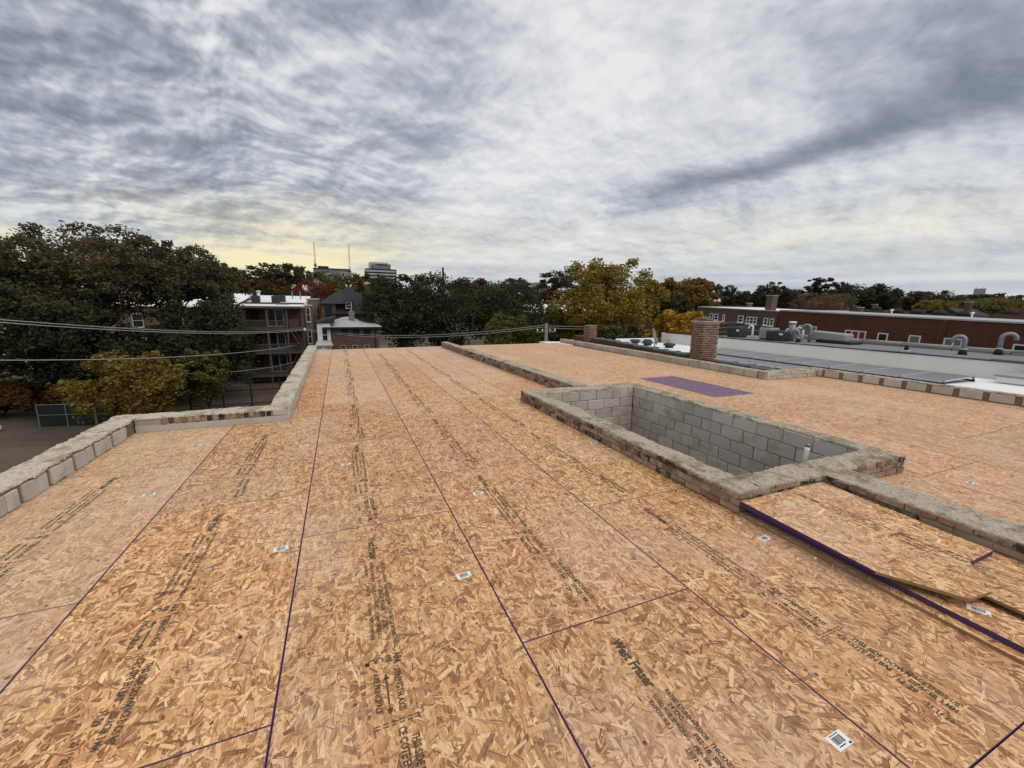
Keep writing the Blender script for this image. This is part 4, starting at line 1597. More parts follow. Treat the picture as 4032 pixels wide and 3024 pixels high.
# ------------------------------------------------------------------ three-storey flats with back porches (centre left)
py0 = 55.0
pb = thing('porch_flats', 'three storey brick flats with timber back porches and a white roof', 'building', (-10.3, py0, gz(py0)), (SL * .6, 0, 0))
G0 = -gz(py0)          # add to a height in roof coordinates to get a local z
Z = lambda z: z + G0
part('wall', MB().box(0, 6.2, 2.0, 15, -1, Z(1.95)), 'brick_red', pb)
part('side_wall', MB().box(.0, .30, .1, 1.998, -1, Z(1.45)), 'brick_red', pb)
bayw = MB()
bayw.box(6.205, 6.95, 3.2, 6.2, -1, Z(1.55))
bayw.box(6.205, 7.5, 8.2, 14, -1, Z(2.3))
part('side_bay', bayw, 'brick_buff', pb)
part('bay_roof', MB().box(6.1, 7.05, 3.1, 6.3, Z(1.552), Z(1.66)).box(6.1, 7.62, 8.1, 14.1, Z(2.302), Z(2.45)), 'roof_grey', pb)
mb = MB()
mb.prism([(-.15, -.25), (6.25, -.25), (6.35, 15.1), (-.15, 15.1)], Z(1.44), [Z(1.62), Z(1.62), Z(2.75), Z(2.75)])
part('roof', mb, 'membrane', pb)
part('eave_board', MB().box(-.2, 6.3, -.33, -.255, Z(1.36), Z(1.60)), 'wood_dark', pb)
part('left_coping', MB().prism([(-.45, -.1), (-.16, -.1), (-.16, 15), (-.45, 15)], Z(1.2), [Z(1.75), Z(1.75), Z(2.9), Z(2.9)]), 'brick_red', pb)
FL = [-.95, -3.72, -6.45]
for k, z in enumerate(FL):
    part('porch_floor', MB().box(.30, 6.2, -.12, 1.995, Z(z) - .22, Z(z)), 'wood_dark', pb)
for xx in (2.35, 4.4, 6.05):
    part('post', MB().box(xx, xx + .17, -.08, .09, -.6, Z(1.355)), 'wood_dark', pb)
for k, z in enumerate(FL):
    rl = MB()
    for (a, b) in ((.32, 2.34), (2.53, 4.39)) + (((4.58, 6.04),) if k else ()):
        rl.box(a, b, -.05, .02, Z(z) + .88, Z(z) + .96)
        rl.box(a, b, -.04, .01, Z(z) + .10, Z(z) + .16)
        n = int((b - a) / .14)
        for q in range(n):
            xx = a + (b - a) * (q + .5) / n
            rl.box(xx - .02, xx + .02, -.035, .005, Z(z) + .161, Z(z) + .879)
    part('railing', rl, 'wood_dark', pb)
for k, z in enumerate(FL):
    window(pb, (3.1, 2.0, Z(z) + 1.12), 1.75, 2.1, 'y', mull=1, sash=False, sill=False)
    window(pb, (.95, 2.0, Z(z) + 1.35), 1.1, 1.5, 'y', frame='wood_dark')
    window(pb, (6.58, 3.2, Z(z) + 1.45), .45, 1.75, 'y', fr=.05)
stairs = MB()
for k, z in enumerate(FL[:2]):
    for q in range(9):
        f = q / 9
        xx = (4.6 + 1.3 * f) if k == 0 else (5.9 - 1.3 * f)
        stairs.box(xx - .12, xx + .12, .15, .95, Z(z) - 2.65 * f - .10, Z(z) - 2.65 * f - .05)
    a, b = (4.6, 5.9) if k == 0 else (5.9, 4.6)
    stairs.cyl((a, .1, Z(z) + .05), (b, .1, Z(z) - 2.5), .06, .06, 6)
    stairs.cyl((a, .1, Z(z) + .85), (b, .1, Z(z) - 1.7), .04, .04, 6)
part('back_stairs', stairs, 'wood_dark', pb)
part('porch_screen', MB().box(4.6, 5.6, 1.0, 1.06, Z(FL[0]) + .02, Z(FL[0]) + 1.05), 'wood_dark', pb)


def roof_ac(x, y, z, s, label):
    c = thing('rooftop_condenser', label, 'air conditioner', (x, y, z), group='condensers on the white porch roof')
    part('case', MB().box(-s / 2, s / 2, -s / 2, s / 2, .05, s * .95), 'hvac', c, bevel=.04)
    part('feet', MB().box(-s / 2, s / 2, -s / 2 + .05, -s / 2 + .15, -.03, .049).box(-s / 2, s / 2, s / 2 - .15, s / 2 - .05, -.03, .049), 'black_metal', c)
    part('fan_guard', MB().lathe([(s * .36, 0), (s * .36, .04), (.08, .06)], 14, 0, (0, 0, s * .951)), 'black_metal', c)


def prz(y):
    return 1.62 + (y - 54.75) / 15.35 * 1.13 + (y - 55) * SL * .6


roof_ac(-9.35, 58.6, prz(58.6), .85, 'leftmost dark condenser on the white porch roof')
roof_ac(-7.25, 58.8, prz(58.8), .85, 'middle dark condenser on the white porch roof')
roof_ac(-6.75, 60.1, prz(60.1), .85, 'right dark condenser on the white porch roof')
for k, (xx, yy, h, r, lb_) in enumerate(((-9.7, 63.0, 1.0, .2, 'fat white capped flue left on the white porch roof'), (-5.9, 64.5, .9, .06, 'thin grey vent pipe in the middle of the white porch roof'),
                                         (-4.9, 64.0, .95, .06, 'thin grey vent pipe near the right edge of the white porch roof'))):
    c = thing('flue', lb_, 'flue', (xx, yy, prz(yy) - .03))
    part('pipe', MB().cyl((0, 0, 0), (0, 0, h), r, r, 10), 'pvc' if k == 0 else 'galv', c, True)
    part('cap', MB().lathe([(r * 1.5, 0), (r * 1.6, .1), (r * .8, .16)], 12, 0, (0, 0, h + .001)), 'pvc' if k == 0 else 'galv', c, True)
o = obj('roof_hatch', MB().box(-.7, .7, -.3, .3, 0, .10).mesh('roof_hatch', ['grey_paint']), None, (-6.3, 56.2, prz(56.2)), (SL, 0, 0))
tag(o, 'flat grey hatch near the eave of the white porch roof', 'hatch')

# flat white roofed building behind the big trees at left
wb_ = thing('tree_screened_building', 'pinkish brick building with white roof half hidden behind the big left trees', 'building', (-38, 66, gz(66)), (SL, 0, 0))
Gb = -gz(66)
part('wall', MB().box(0, 25, 0, 12, -1, 1.3 + Gb), 'brick_buff', wb_)
part('roof', MB().prism([(-.2, -.2), (25.2, -.2), (25.2, 12.2), (-.2, 12.2)], 1.302 + Gb, [1.4 + Gb, 1.4 + Gb, 3.0 + Gb, 3.0 + Gb]), 'membrane', wb_)
for k in range(6):
    window(wb_, (2.2 + 4.1 * k, 0, -.4 + Gb), 1.1, 1.7, 'y')
    window(wb_, (2.2 + 4.1 * k, 0, -3.4 + Gb), 1.1, 1.7, 'y')
gr = thing('garage', 'pale painted garage with a rusty door under the left trees', 'garage', (-30.2, 58, gz(58)), (SL, 0, 0))
part('wall', MB().box(0, 5.2, 0, 5, -.5, 2.9), 'white_paint', gr)
part('roof', MB().box(-.2, 5.4, -.2, 5.2, 2.902, 3.05), 'roof_grey', gr)
part('door', MB().box(2.2, 3.5, -.04, .03, .9, 2.5), 'brick_brown', gr)

# ------------------------------------------------------------------ dark roofed house, its flat annexe and white lean-to (centre)
hz = thing('slate_roof_house', 'old house with a steep charcoal hipped roof, dormer and tall chimney', 'house', (-2.4, 60, gz(60)), (SL * .6, 0, 0))
Gh = -gz(60)
H_ = lambda z: z + Gh
part('wall', MB().box(1.2, 6.2, 1.0, 10, -1, H_(.55)), 'brick_tan', hz)
part('left_wing', MB().box(.1, 1.9, .6, 7, -1, H_(1.98)), 'brick_tan', hz)


def hip(x0, x1, y0, y1, z0, rx0, rx1, ry, z1):
    m = MB()
    m.v = [(x0, y0, z0), (x1, y0, z0), (x1, y1, z0), (x0, y1, z0), (rx0, ry, z1), (rx1, ry, z1)]
    m.f = [(0, 1, 5, 4), (1, 2, 5), (2, 3, 4, 5), (3, 0, 4), (3, 2, 1, 0)]
    m.m = [0] * 5
    return m


rf = part('roof', hip(1.30, 6.1, .4, 10.4, H_(.62), 3.35, 4.15, 4.2, H_(4.35)), 'shingle', hz)
part('wing_roof', hip(-.2, 3.4, .2, 7.4, H_(1.985), 2.6, 3.1, 4.6, H_(3.95)), 'shingle', hz)
part('right_wing_roof', hip(3.8, 7.0, 4.2, 11, H_(.9), 4.6, 5.3, 7, H_(3.5)), 'shingle', hz)
dm = part('dormer', MB().box(3.05, 4.05, .6, 2.4, H_(1.25), H_(2.30)).box(2.95, 4.15, .45, 2.6, H_(2.302), H_(2.42)), 'shingle', hz)
window(hz, (3.55, .6, H_(1.80)), .78, .95, 'y', fr=.08, sill=False)
window(hz, (1.0, .6, H_(.95)), .85, 1.5, 'y', frame='black_metal')
part('ridge_finial', MB().cyl((3.5, 4.2, H_(4.3)), (3.35, 4.2, H_(4.65)), .10, .06, 6).cyl((4.0, 4.2, H_(4.3)), (4.15, 4.2, H_(4.65)), .10, .06, 6), 'white_paint', hz)
ch = part('chimney', MB().box(5.75, 6.42, .3, 1.1, -1, H_(4.55)), 'brick_tan', hz)
part('crown', MB().lathe([(.46, 0), (.50, .15), (.36, .28), (.12, .36), (.14, .5)], 12, 0, (6.08, .7, H_(4.552))), 'mortar', ch)
c2_ = part('rear_chimney', MB().box(6.5, 6.95, 2.2, 2.9, -1, H_(3.6)), 'brick_buff', hz)

an = thing('flat_annexe', 'low brown brick annexe with a humped grey roof before the dark roofed house', 'building', (-1.55, 50, gz(50)), (SL * .6, 0, 0))
Ga = -gz(50)
A_ = lambda z: z + Ga
part('wall', MB().box(.55, 5.6, .3, 7, -1, A_(-.78)), 'brick_tan', an)
mb = MB()
nx = 12
prof = []
for i in range(nx + 1):
    u = i / nx
    zz = -.62 + 0.78 * math.exp(-((u - .42) / .26) ** 2) * 1.0
    prof.append((-.35 + 6.3 * u, zz))
for (y, f) in ((-.2, 0.0), (3.5, .6), (7.2, 1.0)):
    for (x, z) in prof:
        mb.v.append((x, y, A_(-.62 + (z + .62) * f + .05 * f)))
for j in range(2):
    for i in range(nx):
        a = j * (nx + 1) + i
        mb.f.append((a, a + 1, a + nx + 2, a + nx + 1))
        mb.m.append(0)
part('roof', mb, 'roof_grey', an)
part('eave', MB().box(-.35, 5.95, -.22, -.205, A_(-.80), A_(-.60)).box(-.30, 5.9, -.19, .29, A_(-.80), A_(-.72)), 'black_metal', an)
for xx in (1.9, 3.1, 4.3):
    window(an, (xx, .3, A_(-1.25)), .75, .75, 'y', frame='black_metal', sill=False)
for xx in (1.65, 2.95, 4.2):
    window(an, (xx, .3, A_(-3.0)), .62, .62, 'y', frame='mortar')
ch = part('chimney', MB().box(2.5, 3.15, 4.0, 4.6, A_(-.5), A_(1.0)), 'brick_buff', an)
part('pot', MB().cyl((2.82, 4.3, A_(1.0)), (2.82, 4.3, A_(1.2)), .12, .1, 8), 'mortar', ch)
part('downpipe', MB().cyl((5.2, .2, A_(-4)), (5.2, .2, A_(-.8)), .05, .05, 6), 'black_metal', an)
lt = thing('white_lean_to', 'white clad lean-to with a black edged roof and small porch at the deck edge', 'annexe', (-2.45, 50.4, gz(50.4)), (SL * .6, 0, 0))
part('wall', MB().prism([(0, 0), (1.35, 0), (1.35, 5), (0, 5)], -1, [A_(-.25), A_(.15), A_(.15), A_(-.25)]), 'white_paint', lt)
part('roof', MB().prism([(-.12, -.15), (1.75, -.15), (1.75, 5.1), (-.12, 5.1)], A_(-.2), [A_(-.10), A_(.42), A_(.42), A_(-.10)]), 'shingle', lt)
window(lt, (.75, 0, A_(-1.5)), .62, 1.5, 'y', fr=.07, sill=False)
part('porch_roof', MB().prism([(-.25, -1.4), (1.55, -1.4), (1.3, -.003), (-.05, -.003)], A_(-2.62), [A_(-2.5), A_(-2.5), A_(-2.1), A_(-2.1)]), 'roof_grey', lt)
part('porch_wall', MB().box(-.15, 1.1, -1.25, -.05, -1, A_(-2.63)), 'grey_paint', lt)
window(lt, (.5, -1.25, A_(-3.3)), .8, .7, 'y', fr=.07, sill=False)
part('wall_lamp', MB().box(.42, .62, -1.33, -1.26, A_(-2.95), A_(-2.8)), 'white_paint', lt)

# white roofed building between the centre trees
cw = thing('white_gable_building', 'low building with a broad white roof between the centre trees', 'building', (33.0, 64, gz(64)), (SL, 0, 0))
Gc = -gz(64)
part('wall', MB().box(.4, 12.2, .4, 10, -1, Gc + .55), 'brick_brown', cw)
part('roof', MB().prism([(0, 0), (12.8, 0), (10.6, 10), (0, 10)], Gc + .552, [Gc + .72, Gc + .72, Gc + 2.1, Gc + 2.1]), 'membrane', cw)
part('fascia', MB().box(0, 12.8, -.08, -.01, Gc + .35, Gc + .68), 'black_metal', cw)
for k in range(3):
    part('roof_vent', MB().tube([(3 + 2.7 * k, 8, Gc + 1.8), (3 + 2.7 * k, 8, Gc + 2.7), (3.35 + 2.7 * k, 8, Gc + 3.05)], .12, 8), 'galv', cw)
for k in range(4):
    window(cw, (1.6 + 2.8 * k, .4, Gc - .5), 1.0, 1.2, 'y', frame='wood_dark', sill=False)

# ------------------------------------------------------------------ far skyline
def sky_block(name, label, x, y, yaw, cat='building'):
    return thing(name, label, cat, (x, y, gz(y)), (0, 0, yaw))


hb = sky_block('panelled_block', 'wide far block clad in pale and blue grey panels under two masts', -25.3, 400, 0)
h0 = -gz(400)
part('body', MB().box(0, 41.3, 0, 22, -2, h0 + 29.5), 'glass_block', hb)
part('upper_body', MB().box(6.2, 35, 2, 20, h0 + 29.51, h0 + 33.3), 'glass_block', hb)
part('plant_room', MB().box(9.8, 18.3, 4, 15, h0 + 33.31, h0 + 35.1), 'far_dark', hb)
m = MB()
for k in range(14):
    m.box(.2 + k * 1.5, 1.1 + k * 1.5, -.35, -.01, 8, h0 + 29.3)
for k in range(9):
    m.box(27.8 + k * 1.5, 28.8 + k * 1.5, -.35, -.01, 8, h0 + 30.4)
part('panel_strip', m, 'cladding', hb)
part('cornice', MB().box(6.2, 35, 1.6, 1.99, h0 + 32.4, h0 + 33.2), 'far_dark', hb)
for lbl, x, zt, zb in (('left lattice mast standing on the far panelled block', -17.0, 54.2, 33.3), ('right lattice mast standing on the far panelled block', 10.4, 53.3, 29.5)):
    c = thing('crane_mast', lbl, 'mast', (x, 399, zb))
    m = MB()
    h = zt - zb
    for (dx, dy) in ((-.38, -.38), (.38, -.38), (.38, .38), (-.38, .38)):
        m.box(dx - .09, dx + .09, dy - .09, dy + .09, 0, h)
    nst = int(h / 1.3)
    for k in range(nst):
        z = h * k / nst
        m.cyl((-.38, -.38, z), (.38, -.38, z + h / nst), .08, .08, 4)
        m.cyl((-.38, .38, z), (-.38, -.38, z + h / nst), .08, .08, 4)
    part('lattice', m, 'wood_dark', c)
    part('turntable', MB().box(-1.3, 1.0, -.7, .7, 1.2, 2.2).box(-.7, .5, -.5, .5, 2.21, 3.4).box(-.6, .6, -.6, .6, .0, 1.19), 'far_dark', c)
    part('counter_jib', MB().cyl((0, -.6, 3.2), (-1.2, -.6, 6.4), .18, .1, 5), 'wood_dark', c)
tw = sky_block('striped_tower', 'far office tower with pale floor bands and a grey penthouse', 23.6, 398, 0)
gt = -gz(398)
T_ = lambda z: z + gt
for k in range(4):
    part('floor_band', MB().box(-.4, 27, -.6, 20, T_(23.4 + 2.75 * k), T_(24.8 + 2.75 * k)), 'cladding', tw)
    part('window_band', MB().box(0, 26.6, 0, 19.4, T_(24.81 + 2.75 * k), T_(26.14 + 2.75 * k)), 'far_dark', tw)
part('body', MB().box(0, 26.6, 0, 19.4, -2, T_(23.39)), 'glass_block', tw)
part('penthouse', MB().box(6.4, 22.0, 3, 16, T_(34.4), T_(39)), 'glass_block', tw)
part('screen_wall', MB().box(5.2, 21.2, 16.01, 17, T_(34.4), T_(41.6)).box(3.4, 4.6, 5, 14, T_(34.4), T_(40.1)), 'cladding', tw)
part('louvre', MB().box(10, 19, 2.6, 2.99, T_(38), T_(38.8)), 'far_dark', tw)
sm = sky_block('smokestack', 'thin dark smokestack rising above the centre trees', 77.5, 330, 0, 'smokestack')
part('shaft', MB().cyl((0, 0, -1), (0, 0, 31.5 - gz(330)), 1.1, .75, 14), 'far_dark', sm, True)
part('rim', MB().cyl((0, 0, 31.5 - gz(330)), (0, 0, 32.0 - gz(330)), .85, .85, 14), 'far_dark', sm)
for k, (x, lbl) in enumerate(((141.3, 'left one of the twin stone towers on the far skyline'), (148.8, 'right one of the twin stone towers on the far skyline'))):
    c = sky_block('stone_tower', lbl, x, 440, 0, 'tower')
    zt = 30.2 - gz(440)
    part('shaft', MB().prism([(-2.9, -2.9), (2.9, -2.9), (2.9, 2.9), (-2.9, 2.9)], -2, zt), 'limestone', c)
    part('parapet', MB().box(-3.0, -1.2, -3.0, 3.0, zt + .01, zt + .6).box(1.2, 3.0, -3.0, 3.0, zt + .01, zt + .6), 'limestone', c)
    part('belfry_opening', MB().box(-1.4, -.5, -3.0, -2.88, zt - 5.5, zt - 1.5).box(.5, 1.4, -3.0, -2.88, zt - 5.5, zt - 1.5), 'far_dark', c)
for (lbl, x, y, w, zt, mat) in (('low limestone block beside the twin towers', 164, 440, 17, 27.5, 'limestone'), ('long low limestone nave under the twin towers', 138, 444, 23, 25.2, 'cladding'),
                                ('far grey slab building left of the airy dark tree', 202, 420, 12, 29.0, 'cladding'), ('far brown block right of the big yellow tree', 232, 260, 7, 21.8, 'far_dark')):
    c = sky_block('skyline_block', lbl, x, y, 0)
    zt2 = zt - gz(y)
    part('body', MB().box(0, w, 0, 10, -2, zt2), mat, c)
    part('parapet', MB().box(-.2, w + .2, -.3, -.01, zt2 - .8, zt2 + .3), 'limestone', c)
    m = MB()
    for q in range(int(w / 2.5)):
        m.box(.8 + q * 2.5, 2.0 + q * 2.5, -.2, -.01, zt2 - 4, zt2 - 1.5)
    part('window_strip', m, 'far_dark', c)
c = sky_block('penthouse_block', 'far flat building with a cube penthouse over the right treeline', 312, 107.6, -1.24)
zt = 11.5 - gz(107.6)
part('body', MB().box(-7, 4.8, 0, 10, -2, zt), 'limestone', c)
part('penthouse', MB().box(-2.9, 1.4, 2, 8, zt + .01, zt + 3.0), 'limestone', c)
part('aerial', MB().cyl((-2, 5, zt + 3), (-2, 5, zt + 4.2), .07, .07, 5).cyl((0, 5, zt + 3), (0, 5, zt + 3.9), .07, .07, 5), 'far_dark', c)
part('window_strip', MB().box(-6.5, 4.4, -.2, -.01, zt - 2.4, zt - 1.2), 'far_dark', c)

# ------------------------------------------------------------------ fences on the lot at left
for k, (x0, y0, x1, y1, lbl) in enumerate(((-22.3, 42.7, -18.6, 41.9, 'green screened chain link fence panel, left one by the dirt lot'), (-18.5, 41.88, -15.4, 41.2, 'green screened chain link fence panel, right one behind the yellow shrub'))):
    ln = math.hypot(x1 - x0, y1 - y0)
    f = thing('fence_panel', lbl, 'fence', (x0, y0, gz(y0)), (0, 0, math.atan2(y1 - y0, x1 - x0)))
    part('screen', MB().box(.05, ln - .05, -.01, .01, .08, 1.75), 'screen', f)
    part('rail', MB().cyl((0, -.03, 1.78), (ln, -.03, 1.78), .03, .03, 6), 'galv', f)
    part('rail', MB().cyl((0, -.03, .95), (ln, -.03, .95), .022, .022, 6), 'galv', f)
    for q in range(3):
        part('post', MB().cyl((ln * q / 2, -.03, -.1), (ln * q / 2, -.03, 1.85), .035, .035, 8), 'galv', f)
ft = thing('metal_gate_fence', 'tall black metal picket fence with gate in front of the porch flats', 'fence', (-13.2, 44.9, gz(44.9)), (0, 0, -.045))
for xx in (0, 2.6, 4.9, 7.4):
    part('post', MB().box(xx - .06, xx + .06, -.06, .06, -.1, 2.55), 'black_metal', ft)
for zz in (.25, 1.55, 2.45):
    part('rail', MB().box(0, 7.4, -.03, .03, zz, zz + .07), 'black_metal', ft)
pk = MB()
for q in range(60):
    pk.box(.1 + q * .122 - .012, .1 + q * .122 + .012, -.012, .012, .05, 1.95 if q % 2 else 1.75)
part('pickets', pk, 'black_metal', ft)
o = obj('trash_bag', MB().lathe([(.12, 0), (.26, .12), (.24, .35), (.08, .55), (.12, .66)], 9).mesh('trash_bag', ['label_white'], True), None, (-24.6, 42.5, gz(42.5)))
tag(o, 'small white bag on the ground left of the green fence', 'bag')

# ------------------------------------------------------------------ poles and wires
def pole(x, y, ztop, label, transformer=False):
    p = thing('utility_pole', label, 'utility pole', (x, y, gz(y)))
    h = ztop - gz(y)
    part('shaft', MB().cyl((0, 0, -.5), (0, 0, h), .17, .13, 10), 'pole_wood', p, True)
    part('crossarm', MB().box(-.9, .9, -.05, .05, h - .72, h - .62), 'pole_wood', p)
    for q in (-.8, -.35, .35, .8):
        part('insulator', MB().lathe([(.05, 0), (.07, .08), (.04, .16)], 8, 0, (q, 0, h - .619)), 'white_paint', p, True)
    if transformer:
        t = part('transformer', MB().lathe([(.24, 0), (.26, .05), (.26, .75), (.2, .82)], 14, 0, (.05, -.42, h - 2.4)), 'grey_paint', p, True)
        part('bushing', MB().cyl((.05, -.42, h - 1.57), (.05, -.42, h - 1.38), .05, .03, 8), 'white_paint', t)
    return p


pole(15.55, 30, .55, 'utility pole with crossarm and transformer beyond the deck edge', True)
pole(27.5, 34, .35, 'plain utility pole in front of the big yellow tree')


def wire(pts, sag, r, label, grp=None, n=14):
    P = []
    for (a, b) in zip(pts[:-1], pts[1:]):
        a, b = Vector(a), Vector(b)
        for k in range(n + (b == Vector(pts[-1]))):
            u = k / n
            q = a.lerp(b, u)
            q.z -= sag * 4 * u * (1 - u)
            P.append(q)
    o = obj('power_cable', MB().tube(P, r * .78, 5).mesh('power_cable', ['cable'], True))
    tag(o, label, 'cable', grp)


BR = (-3.98, 54.4, -1.05)
wire([(-19, 19, 2.4), BR], .8, .030, 'upper cable of the bundle from the left edge to the porch flats', n=30)
wire([(-19.05, 19, 2.28), (BR[0], BR[1], BR[2] - .12)], .82, .034, 'lower cable of the bundle from the left edge to the porch flats', n=30)
wire([BR, (15.5, 30, .42)], .80, .026, 'upper cable from the porch flats to the pole with transformer', n=24)
wire([(BR[0], BR[1], BR[2] - .14), (15.6, 30, .28)], .86, .030, 'lower cable from the porch flats to the pole with transformer', n=24)
wire([(-19, 19, .4), (-5.1, 54.5, -2.95)], .8, .032, 'single slack cable crossing in front of the left trees', n=30)
wire([(-13.5, 38, -3.35), (-4.9, 54.4, -4.85)], .5, .024, 'lowest cable beside the lower porch')
wire([(15.55, 30, .36), (27.5, 34, .22)], .12, .022, 'upper cable between the two utility poles')
wire([(15.7, 30, .2), (27.5, 34, .05)], .2, .022, 'lower cable between the two utility poles')
wire([(27.5, 34, .2), (33.9, 25.2, 1.0)], .25, .020, 'upper cable from the plain pole to the tan building')
wire([(27.5, 34, .08), (33.9, 25.0, .55)], .3, .020, 'middle cable from the plain pole to the tan building')
wire([(27.5, 34, -.05), (33.9, 24.7, .1)], .3, .020, 'lowest cable from the plain pole to the tan building')
bk = obj('cable_bracket', MB().box(-.12, .12, -.25, .3, -.2, .12).mesh('cable_bracket', ['white_paint'], bevel=.03), None, (BR[0], BR[1] + .05, BR[2]))
tag(bk, 'white cable bracket on the corner of the porch flats', 'bracket')


# ------------------------------------------------------------------ trees
def leaf_cloud(name, centres, radii, per, size, rng, flat=.8, droop=0.0):
    """many leaf-sized kites spread through clumps"""
    C = np.repeat(np.array(centres), per, axis=0)
    Rr = np.repeat(np.array(radii), per)
    n = len(C)
    d = np.clip(rng.normal(size=(n, 3)), -1.7, 1.7) * .56
    r = Rr
    p = C + d * r[:, None] * np.array([1, 1, flat])
    p[:, 2] -= droop * r * rng.random(n)
    a = rng.normal(size=(n, 3))
    a[:, 2] *= .6
    a /= np.linalg.norm(a, axis=1, keepdims=True)
    b = np.cross(a, rng.normal(size=(n, 3)))
    b /= np.linalg.norm(b, axis=1, keepdims=True)
    s = size * (.55 + .9 * rng.random(n))
    a = a * s[:, None] * .5
    b = b * s[:, None] * .27
    v = np.stack([p - a, p + b * 1.0, p + a, p - b], axis=1).reshape(-1, 3)
    me = bpy.data.meshes.new(name)
    me.vertices.add(len(v))
    me.vertices.foreach_set('co', v.astype(np.float32).ravel())
    me.loops.add(n * 4)
    me.loops.foreach_set('vertex_index', np.arange(n * 4, dtype=np.int32))
    me.polygons.add(n)
    me.polygons.foreach_set('loop_start', np.arange(0, n * 4, 4, dtype=np.int32))
    me.polygons.foreach_set('loop_total', np.full(n, 4, dtype=np.int32))
    me.materials.append(MAT['leaf'])
    me.update(calc_edges=True)
    me.validate()
    return me


def tree_meshes(seed, H, bot, R, style):
    """H height of the tree, bot height where the crown begins, R crown radius; base at the origin"""
    rng = np.random.default_rng(seed)
    rnd = random.Random(seed)
    ch = H - bot
    P = dict(locust=(150, .16, 125, .30, .65), dense=(105, .22, 125, .34, .85), shrub=(95, .19, 105, .27, .85), maple=(150, .15, 130, .34, .8),
             air=(44, .19, 75, .55, .5), brown=(44, .25, 100, .62, .8), thin=(30, .26, 70, .25, .8), pine=(34, .22, 90, .5, .5), wispy=(70, .20, 70, .24, .9))[style]
    K, rc, per, ls, fl = P
    cen, rad = [], []
    tries = 0
    while len(cen) < K and tries < 4000:
        tries += 1
        u = rng.normal(size=3)
        u /= np.linalg.norm(u)
        rr = rng.random() ** .38
        x, y, z = u * rr
        if style in ('locust', 'air'):
            z = abs(z) * 1.0 if rng.random() < .62 else z
            if z < -.35 and math.hypot(x, y) < .6 and rng.random() < .7:
                continue
        if style == 'pine':
            k = (z + 1) / 2
            x, y = x * (1.15 - .75 * k), y * (1.15 - .75 * k)
        lump = 1 + .22 * math.sin(3 * math.atan2(y, x) + seed) + .12 * rng.normal()
        c = np.array([x * R * .86 * lump, y * R * .86 * lump, bot + ch * (.5 + .46 * z)])
        cen.append(c)
        rad.append(R * rc * (.6 + .7 * rng.random()))
    # stray tufts breaking the outline
    for k in range(int(K * .35)):
        w = rng.random() * 2 * PI
        e = rng.random() * 1.25 - .15
        ce = math.cos(e)
        cen.append(np.array([R * .98 * ce * math.cos(w), R * .98 * ce * math.sin(w), bot + ch * (.5 + .53 * math.sin(e))]))
        rad.append(R * rc * (.4 + .5 * rng.random()))
    leaves = leaf_cloud('crown', cen, rad, per, ls, rng, fl, .35 if style == 'locust' else 0.1)
    mb = MB()
    tr = max(.07, H * .018)
    fork = min(bot + ch * .12, H * .5) if style not in ('shrub', 'thin', 'wispy') else bot * .3 + .3
    lean = (rnd.uniform(-.3, .3), rnd.uniform(-.3, .3))
    mb.tube([(0, 0, -.4), (lean[0] * .3, lean[1] * .3, fork * .5), (lean[0], lean[1], fork)], [tr * 1.25, tr, tr * .85], 8)
    limbs = [rnd.randrange(K) for _ in range(min(K, 20))]
    for k in limbs:
        c = cen[k]
        f = Vector((lean[0], lean[1], fork * rnd.uniform(.8, 1.0)))
        t = Vector(c)
        m1 = f.lerp(t, .35) + Vector((0, 0, (t.z - f.z) * .22))
        m2 = f.lerp(t, .72) + Vector((rnd.uniform(-.2, .2), rnd.uniform(-.2, .2), (t.z - f.z) * .12))
        r = tr * rnd.uniform(.3, .6)
        mb.tube([f, m1, m2, t], [r, r * .7, r * .42, r * .15], 5, caps=False)
    wood = mb.mesh('trunk', ['bark'], True)
    return wood, leaves


_tree_cache = {}


def tree(kind, style, label, x, y, ztop, zbot, R, col, name='tree', share=None, cat='tree', group=None):
    g = gz(y)
    H = ztop - g
    bot = max(.2, zbot - g)
    root = thing(name, label, cat, (x, y, g), group=group)
    if share is None:
        w, l = tree_meshes(hash((round(x, 1), round(y, 1))) % 9973, H, bot, R, style)
        sc = (1, 1, 1)
    else:
        if share not in _tree_cache:
            _tree_cache[share] = tree_meshes(100 + len(_tree_cache) * 13, 16.0, 8.2, 5.6, style)
        w, l = _tree_cache[share]
        sc = (R / 5.6, R / 5.6, H / 16.0)
    rz = random.uniform(0, 6.28)
    obj('trunk', w, root, rot=(0, 0, rz), scale=sc)
    c = obj('crown', l, root, rot=(0, 0, rz), scale=sc)
    f = 1.10 if style in ('dense', 'locust') else 1.08
    c.color = (col[0] * f, col[1] * f, col[2] * f, 1)
    return root


